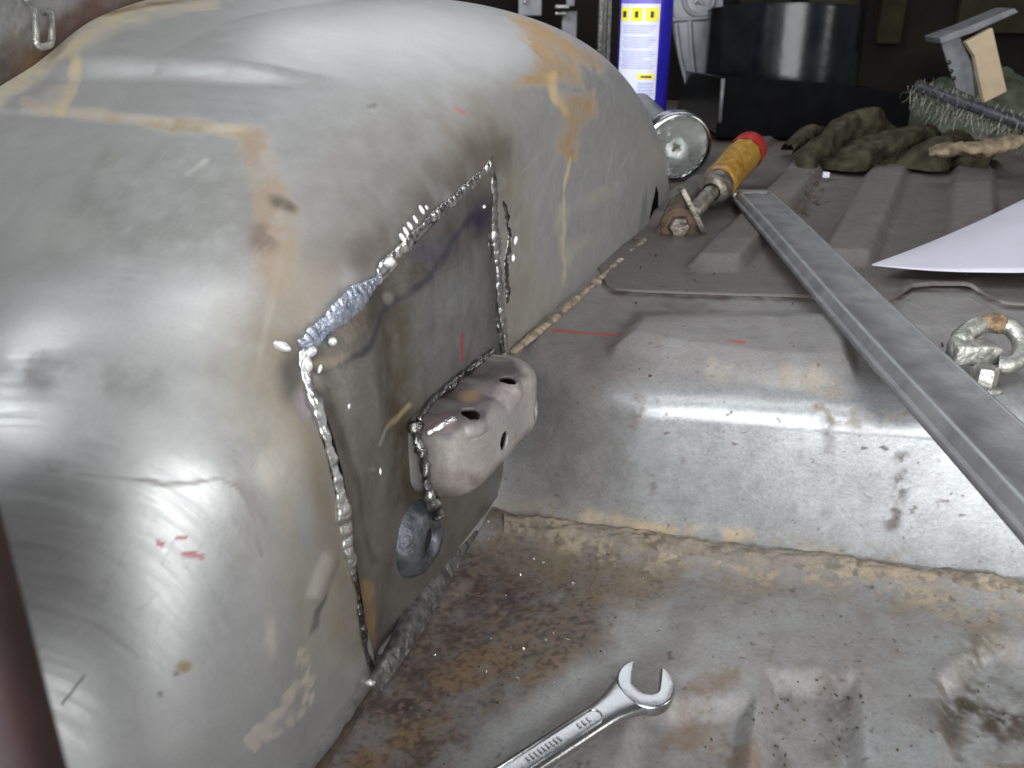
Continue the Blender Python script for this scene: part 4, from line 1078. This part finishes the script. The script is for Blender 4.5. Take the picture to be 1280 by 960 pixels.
# ------------------------------------------------------------------ torch
def torch():
    c = at_y(846, 184, 1.00)+Y3*0
    ax = np.array([.16, -.97, -.16]); ax /= np.linalg.norm(ax)
    root = empty('torch', tuple(c*[1, 1, 0]+Z3*Z_UP), 'chrome torch with round glass lens lying behind the wheel arch', 'torch')
    R = .036
    V, Fc = lathe([(R, .005), (R+.0022, .0045), (R+.0026, -.002), (R+.0018, -.012), (R-.001, -.022), (R-.006, -.03)], c, ax, 56); mk('bezel', V, Fc, 'chrome', root)
    V, Fc = lathe([(R-.0002, -.002)]+[(R*math.sqrt(t), -.026+.024*t) for t in (.8, .6, .4, .25, .12, .05, .02)], c, ax, 56); mk('reflector', V, Fc, 'reflector', root)
    V, Fc = lathe([(.0001, -.012), (.003, -.013), (.004, -.018), (.004, -.027)], c, ax, 16); mk('bulb', V, Fc, 'glass', root)
    V, Fc = lathe([(R-.0004, .0006), (R*.7, .0024), (R*.4, .0034), (.0001, .004), (.0001, .002), (R*.5, .0012), (R-.0004, -.0008)], c, ax, 56); mk('lens', V, Fc, 'glass', root)
    V, Fc = lathe([(R-.001, -.010), (R*.9, -.020), (R*.66, -.040), (.020, -.052), (.0185, -.056), (.0185, -.15), (.017, -.155), (.0001, -.156)], c, ax, 40); mk('barrel', V, Fc, 'greyd', root)
torch()

# ------------------------------------------------------------------ spray can
def can():
    yc = 1.22
    cR = .0355; pl = at_y(772, 60, yc); pr = at_y(838, 60, yc)
    cx = (pl[0]+pr[0])/2; cR = (pr[0]-pl[0])/2*.985
    base = np.array([cx, yc, Z_UP+.006])
    root = empty('spray_can', tuple(base), 'blue spray can with white label and yellow hazard squares behind the arch', 'can')
    Ht = .24
    V, Fc = lathe([(.0001, 0), (cR*.92, 0), (cR, .003), (cR, Ht-.02), (cR*.95, Ht-.008), (cR*.7, Ht), (cR*.4, Ht+.004), (.0001, Ht+.005)], base, Z3, 64)
    mk('body', V, Fc, 'blue', root)
    V, Fc = lathe([(cR*.62, Ht), (cR*.62, Ht+.03), (cR*.5, Ht+.04), (.0001, Ht+.041)], base, Z3, 40); mk('cap', V, Fc, 'red', root)
    # direction to the camera
    a0 = math.atan2(-yc, -cx)
    def patch(name, x0, x1, z0, z1, mat, off, parent=root):
        """x in -1..1 across the visible can, z absolute"""
        n = max(2, int(abs(x1-x0)*24)); V = []; Fc = []
        for i in range(n+1):
            x = x0+(x1-x0)*i/n; a = a0+math.asin(max(-1, min(1, x)))
            for z in (z0, z1): V.append((base[0]+(cR+off)*math.cos(a), base[1]+(cR+off)*math.sin(a), z))
        for i in range(n): Fc.append((2*i, 2*i+2, 2*i+3, 2*i+1))
        return mk(name, V, Fc, mat, parent)
    zz = lambda py: at_y(800, py, yc-cR*.9)[2]
    X = lambda px: (px-805)/33.0
    lab = patch('label', X(775), X(822), zz(125), zz(-30), 'label', .0003)
    def pt(*a): 
        o = patch(*a, parent=root); return o
    pt('label_header', X(775), X(822), zz(4.5), zz(-30), 'header', .0006)
    for x0, x1 in [(775.5, 784), (787, 801), (804.5, 820.5)]:
        pt('hazard_square', X(x0), X(x1), zz(26.5), zz(9.5), 'hazard', .0006)
        m = (x0+x1)/2
        pt('hazard_symbol', X(m-2), X(m+2), zz(22), zz(14), 'dark', .0009)
    y = 31.5
    for i in range(17):
        if i in (4, 9): y += 3.2
        x1 = 819 - (i*7 % 5)*1.3 - (8 if i in (3, 8, 12) else 0)
        if y < 88: pt('text_line', X(778+(i % 3)), X(x1), zz(y+1.5), zz(y), 'ink', .0006)
        y += 2.9
    pt('hazard_square', X(799), X(819), zz(99), zz(92), 'hazard', .0006)
    pt('hazard_symbol', X(803), X(816), zz(97), zz(94.5), 'dark', .0009)
    for k in range(4): pt('text_line', X(799.5), X(818.5), zz(106+k*4.2), zz(103+k*4.2), 'ink', .0006)
can()

# ------------------------------------------------------------------ things at the back
def back_things():
    # pale vertical post between arch and can
    y = 1.5; a, b = at_y(746, 90, y), at_y(762, 90, y)
    V, Fc = prism([(0, 0), (b[0]-a[0], 0), (b[0]-a[0], .5), (0, .5)], .02, (a[0], y, Z_UP), X3, Z3, Y3, .003)
    root = empty('post', (a[0], y, Z_UP), 'narrow grey-brown upright post just left of the spray can', 'post')
    mk('upright', V, Fc, 'flange', root, False)
    c = at_y(757, 20, y-.005)
    V, Fc = tube([(c[0], y-.004, Z_UP), (c[0], y-.004, Z_UP+.5)], .004, 12); mk('pipe', V, Fc, 'zinc', root)
    # grey hinge block
    root = empty('hinge_bracket', tuple(at_y(712, 40, 1.55)), 'small grey hinge bracket in the dark behind the arch top', 'bracket')
    def box(px0, py0, px1, py1, y, th, mat, name, parent, bev=.002):
        p, q = at_y(px0, py1, y), at_y(px1, py0, y)
        V, Fc = prism([(0, 0), (q[0]-p[0], 0), (q[0]-p[0], q[2]-p[2]), (0, q[2]-p[2])], th, p, X3, Z3, Y3, bev)
        return mk(name, V, Fc, mat, parent, False)
    box(702, 14, 722, 60, 1.55, .02, 'grey', 'plate', root); box(694, 6, 712, 11, 1.53, .02, 'zinc', 'arm', root); box(694, 15, 708, 19, 1.535, .02, 'zinc', 'arm', root)
    box(708, -10, 719, 8, 1.54, .02, 'grey', 'knuckle', root)
    root = empty('latch_plate', tuple(at_y(660, 5, 1.6)), 'grey plate with metal pin above the arch top', 'plate')
    box(648, -30, 678, 20, 1.6, .02, 'grey', 'plate', root); box(654, -20, 658, 5, 1.59, .01, 'zinc', 'pin', root)
    # grey moulded panel right of the can
    root = empty('moulded_panel', tuple(at_y(870, 110, 1.55)), 'grey moulded plastic panel with rounded recess right of the spray can', 'panel')
    y = 1.55
    out = [(838, -60), (906, -60), (904, 20), (896, 60), (884, 112), (860, 112), (850, 75), (843, 40)]
    A = [at_y(*q, y) for q in out]; o0 = A[0]
    V, Fc = prism([((p-o0)@X3, (p-o0)@Z3) for p in A], .02, o0, X3, Z3, Y3, .003); autosmooth(mk('panel', V, Fc, 'grey', root))
    for pts, r in [([(854, -20), (855, 2), (862, 15), (876, 19), (888, 14), (892, 0), (893, -20)], .004), ([(841, 25), (862, 24), (883, 22), (897, 18)], .0035), ([(862, 26), (864, 60), (868, 100)], .004), ([(845, 30), (850, 70), (860, 110)], .0035), ([(868, 4), (872, 0), (878, 4)], .004)]:
        V, Fc = tube(spline([at_y(*q, y-.001) for q in pts], 40), r, 10); mk('moulded_rib', V, Fc, 'grey', root)
    # black tray
    y = 1.28; p, q = at_y(896, 168, y), at_y(1146, 98, y)
    zt = q[2]
    root = empty('black_tray', (p[0], y, Z_UP), 'low black tray under the black plastic ring', 'tray')
    W_ = q[0]-p[0]; Hh = zt-Z_UP-.006
    V, Fc = prism([(0, 0), (W_, 0), (W_, Hh*.72), (W_*.55, Hh*.90), (0, Hh)], .006, (p[0], y, Z_UP+.008), X3, Z3, Y3, .002, 2); mk('front_wall', V, Fc, 'black_matte', root, False)
    V, Fc = prism([(0, 0), (.32, 0), (.32, Hh*.8), (0, Hh)], .006, (p[0], y+.006, Z_UP+.008), Y3, Z3, X3, .002, 2); mk('side_wall', V, Fc, 'black', root, False)
    V, Fc = prism([(0, 0), (.32, 0), (.32, Hh*.6), (0, Hh*.7)], .006, (p[0]+W_-.008, y+.006, Z_UP+.008), Y3, Z3, X3, .002, 2); mk('side_wall', V, Fc, 'black', root, False)
    V, Fc = prism([(0, 0), (W_, 0), (W_, .32), (0, .32)], .006, (p[0], y+.004, Z_UP+.008), X3, Y3, Z3, .001, 2); mk('base', V, Fc, 'black_rough', root, False)
    V, Fc = tube([(p[0]+.002, y-.002, Z_UP+.03), (p[0]+.001, y-.003, zt)], .003, 10); mk('edge_trim', V, Fc, 'greyd', root)
    # black ring
    yc = 1.45; l, r = at_y(882, 60, yc), at_y(1077, 60, yc); R = (r[0]-l[0])/2*.985
    c = np.array([(l[0]+r[0])/2, yc, Z_UP+.02]); zt = at_y(980, 16, yc-R)[2]
    h = zt-c[2]
    prof = [(R*.955, 0), (R*.97, h*.1), (R, h*.97), (R+.001, h), (R-.003, h+.001), (R-.006, h*.97), (R*.93, 0)]
    V, Fc = lathe(prof, c, Z3+np.array([.02, .12, 0]), 80, closed=True)
    tag(autosmooth(mk('plastic_ring', V, Fc, 'black'), 40), 'large glossy black plastic ring standing in the tray', 'ring')
    # folded grey plate with cardboard
    y = 1.33
    def plate(pts, th, mat, name, parent, y=y, dirv=Y3):
        A = [at_y(*q, y) for q in pts]; o0 = A[0]
        V, Fc = prism([((p-o0)@X3, (p-o0)@Z3) for p in A], th, o0, X3, Z3, dirv, .0012); return mk(name, V, Fc, mat, parent, False)
    root = empty('folded_plate', tuple(at_y(1210, 118, y)), 'folded dark grey metal plate with punched dots holding cardboard at upper right', 'plate')
    plate([(1176, 52), (1200, 46), (1216, 80), (1219, 122), (1196, 112), (1186, 84)], .004, 'greyd', 'side', root)
    plate([(1174, 47), (1212, 33), (1268, 10), (1274, 15), (1214, 42), (1177, 55)], .05, 'greyd', 'top_edge', root, y-.012)
    for cx, cy in [(1186, 78), (1189, 89), (1192, 98)]:
        V, Fc = lathe([(.0001, .0008), (.003, .0008), (.0032, 0)], at_y(cx, cy, y-.0002), -Y3, 14); mk('punched_dot', V, Fc, 'black_rough', root)
    A = [at_y(*q, y) for q in [(1201, 52), (1234, 34), (1252, 113), (1224, 127), (1217, 95), (1212, 70)]]; o0 = A[0]
    V, Fc = prism([((p-o0)@X3, (p-o0)@Z3) for p in A], .012, o0+np.array([0, -.016, 0]), X3, Z3, Y3, .0015)
    tag(mk('cardboard_piece', V, Fc, 'card', None, False), 'tan cardboard piece tucked in the folded grey plate', 'cardboard')
back_things()

def mound(name, pxs, y, depth, hgt, mat, seed, n=60):
    """a lumpy cloth heap resting on the floor"""
    l, r = at_z(pxs[0], y[0], Z_UP+.003), at_z(pxs[1], y[1], Z_UP+.003)
    G = np.zeros((n, n, 3))
    for i in range(n):
        for j in range(n):
            u, v = i/(n-1), j/(n-1)
            b = l*(1-u)+r*u+Y3*depth*v
            e = (math.sin(math.pi*u)**.5)*(math.sin(math.pi*v)**.6)
            G[i, j] = b+Z3*hgt*e
    V = G.reshape(-1, 3); V[:, 2] += (fbm(V, 14, seed, 4)-.5)*hgt*.9*np.clip((V[:, 2]-Z_UP)/hgt, 0, 1)
    V[:, 1] += (fbm(V, 10, seed+2, 3)-.5)*depth*.3
    idx = np.arange(n*n).reshape(n, n); Fc = np.stack([idx[:-1, :-1], idx[1:, :-1], idx[1:, 1:], idx[:-1, 1:]], -1).reshape(-1, 4)
    return mk(name, V, Fc, mat)
tag(mound('cloth_heap', (1150, 1420), (172, 172), .30, .075, 'cloth', 5), 'dark green cloth heap under the folded plate at right', 'cloth')

# ------------------------------------------------------------------ glove
def glove():
    na, nb = 260, 110
    L = at_z(984, 205, Z_UP+.008); Rr = at_z(1232, 205, Z_UP+.008)
    U, W = np.meshgrid(np.linspace(0, 1, na), np.linspace(0, 1, nb), indexing='ij')
    G = np.zeros((na, nb, 3))
    B = L[None, None]*(1-U[..., None])+Rr[None, None]*U[..., None]
    wig = fbm(np.stack([U*3, W*2, 0*U], -1), 2.0, 7, 3)-.5
    ph = U*3.7-W*1.7+.75*wig+.3+.22*np.sin(U*7.0)
    fold = np.abs(np.sin(math.pi*ph))**.75
    fid = np.floor(ph); fh = .55+.8*_h(fid.astype(np.int64), 3, 5, 9)
    env = (np.clip(np.sin(math.pi*np.clip(U*.96+.02, 0, 1)), 0, 1)**.35)*np.clip(1-(1-W*3.2).clip(0, 1)**2.2, 0, 1)**.6*np.clip((1-W)*4, 0, 1)**.6
    hgt = .002+(.034+.024*W)*env*(.50+.50*fold*fh)
    G[..., 0] = B[..., 0]+.02*W; G[..., 1] = B[..., 1]-.05+.035*(1-fold)*(1-W)+.15*W; G[..., 2] = Z_UP+.006+hgt
    V = G.reshape(-1, 3); V[:, 2] += ((fbm(V, 40, 8, 3)-.5)*.004+(fbm(V*np.array([1, .35, 1]), 120, 15, 3)-.5)*.0022)*np.clip(hgt.reshape(-1)/.02, 0, 1)
    idx = np.arange(na*nb).reshape(na, nb); Fc = np.stack([idx[:-1, :-1], idx[1:, :-1], idx[1:, 1:], idx[:-1, 1:]], -1).reshape(-1, 4)
    tag(mk('work_glove', V, Fc, 'glove'), 'crumpled olive fabric work glove on the ribbed rear floor', 'glove')
glove()

# tan felt scrap
def scrap():
    P = [at_y(a, b, 1.0) for a, b in [(1160, 195), (1190, 190), (1225, 190), (1262, 182), (1290, 178)]]
    Q = spline(P, 70); k = np.linspace(0, 1, 70)
    V, Fc = tube(Q, (.008+.012*vnoise(Q, 30, 4))*np.sqrt(np.clip(k*8, .1, 1)), 20, .40); V = np.array(V)
    V += (fbm(V, 90, 6, 4)-.5)[:, None]*.012
    V[:, 2] += .004
    tag(mk('felt_scrap', V, Fc, 'cork'), 'ragged tan felt scrap on the rear floor right of the glove', 'scrap')
scrap()

# wire brush
def brush():
    a, b = at_y(1146, 114, 1.14), at_y(1310, 172, 1.00)
    root = empty('wire_brush', tuple(b), 'dark wire brush with silvery bristles lying on the glove', 'brush')
    d = b-a; L = np.linalg.norm(d); d /= L
    r, u, _ = frame(d)
    V, Fc = prism([(0, -.008), (L, -.011), (L, .011), (0, .008)], .010, a, d, r, u, .003, 3); autosmooth(mk('handle', V, Fc, 'wood', root))
    V = []; Fc = []
    for i in range(700):
        t = RNG.uniform(-.02, .95); s = RNG.normal(0, .008)
        p0 = a+d*t*L+r*s; q = -u*RNG.uniform(.006, .026)+r*RNG.normal(0, .007)+d*RNG.normal(0, .006)
        if i % 2: q = -q*np.array([.5, .5, .35])+u*.006
        w_ = RNG.uniform(.0002, .00042); o = len(V); p1 = p0+q*.6+RNG.normal(0, .0015, 3); p2 = p0+q
        for P, ww in ((p0, w_), (p1, w_), (p2, w_*.5)):
            for k in range(3):
                an = 2.094*k; V.append(P+d*math.cos(an)*ww+r*math.sin(an)*ww)
        for m in (0, 3):
            for k in range(3): Fc.append((o+m+k, o+m+(k+1) % 3, o+m+3+(k+1) % 3, o+m+3+k))
    o = mk('bristles', V, Fc, 'bristle', root, False); o['kind'] = 'stuff'
brush()

# ------------------------------------------------------------------ loose bits
def crumbs(name, spots, mat, label, cat, smin, smax, flatk, seed):
    rg = np.random.default_rng(seed); V = []; Fc = []
    for (P, k) in spots:
        s = rg.uniform(smin, smax)*k; o = len(V)
        R = np.linalg.qr(rg.normal(size=(3, 3)))[0]
        c = np.array([[x, y, z] for x in (-1, 1) for y in (-.7, .7) for z in (-flatk, flatk)])*s*rg.uniform(.6, 1.2, (8, 3))
        for q in c@R.T: V.append(P+q+Z3*s*.2)
        for f in [(0, 1, 3, 2), (4, 6, 7, 5), (0, 4, 5, 1), (2, 3, 7, 6), (0, 2, 6, 4), (1, 5, 7, 3)]: Fc.append(tuple(o+i for i in f))
    ob = mk(name, V, Fc, mat, None, False); tag(ob, label, cat, kind='stuff')
rg = np.random.default_rng(3); S1 = []
for i in range(34):
    x = rg.normal(630, 90); y = rg.normal(740, 90)
    if y < 640 or x < 470+(860-y)*.62: continue
    S1.append((FLOOR_Z(at_z(x, y, .001)), 1))
crumbs('metal_swarf', S1, 'weld', 'tiny bright metal flecks scattered on the rusty lower floor', 'swarf', .0004, .0013, .2, 4)
S2 = []
for i in range(100):
    r_ = rg.random()
    if r_ < .30: q = (rg.normal(1225, 50), rg.normal(880, 32))
    elif r_ < .45: q = (rg.normal(985, 9), rg.uniform(845, 960))
    elif r_ < .58: q = (rg.normal(1050, 14), rg.uniform(850, 960))
    else: q = (rg.uniform(520, 1270), rg.uniform(720, 960))
    S2.append((FLOOR_Z(at_z(*q, 0)), 1))
crumbs('dirt_crumbs', S2, 'crumb', 'dark dirt crumbs on the lower floor', 'dirt', .0003, .0009, .35, 5)
S3 = []
for i in range(70): S3.append((at_z(rg.normal(1008, 10), rg.uniform(205, 270), Z_UP+.004), 1.6))
for i in range(60): S3.append((at_z(rg.uniform(780, 1270), rg.uniform(215, 470), Z_UP+.004), .9))
crumbs('dark_debris', S3, 'crumb', 'dark flakes of debris on the ribbed rear floor', 'debris', .0005, .0016, .3, 6)
V, Fc = prism([(-.004, -.003), (.004, -.002), (.003, .003), (-.003, .004)], .006, at_z(1032, 222, Z_UP+.006), X3, Y3, Z3, .001)
tag(mk('white_chip', V, Fc, 'label', None, False), 'small pale chip on the floor in front of the glove', 'chip')
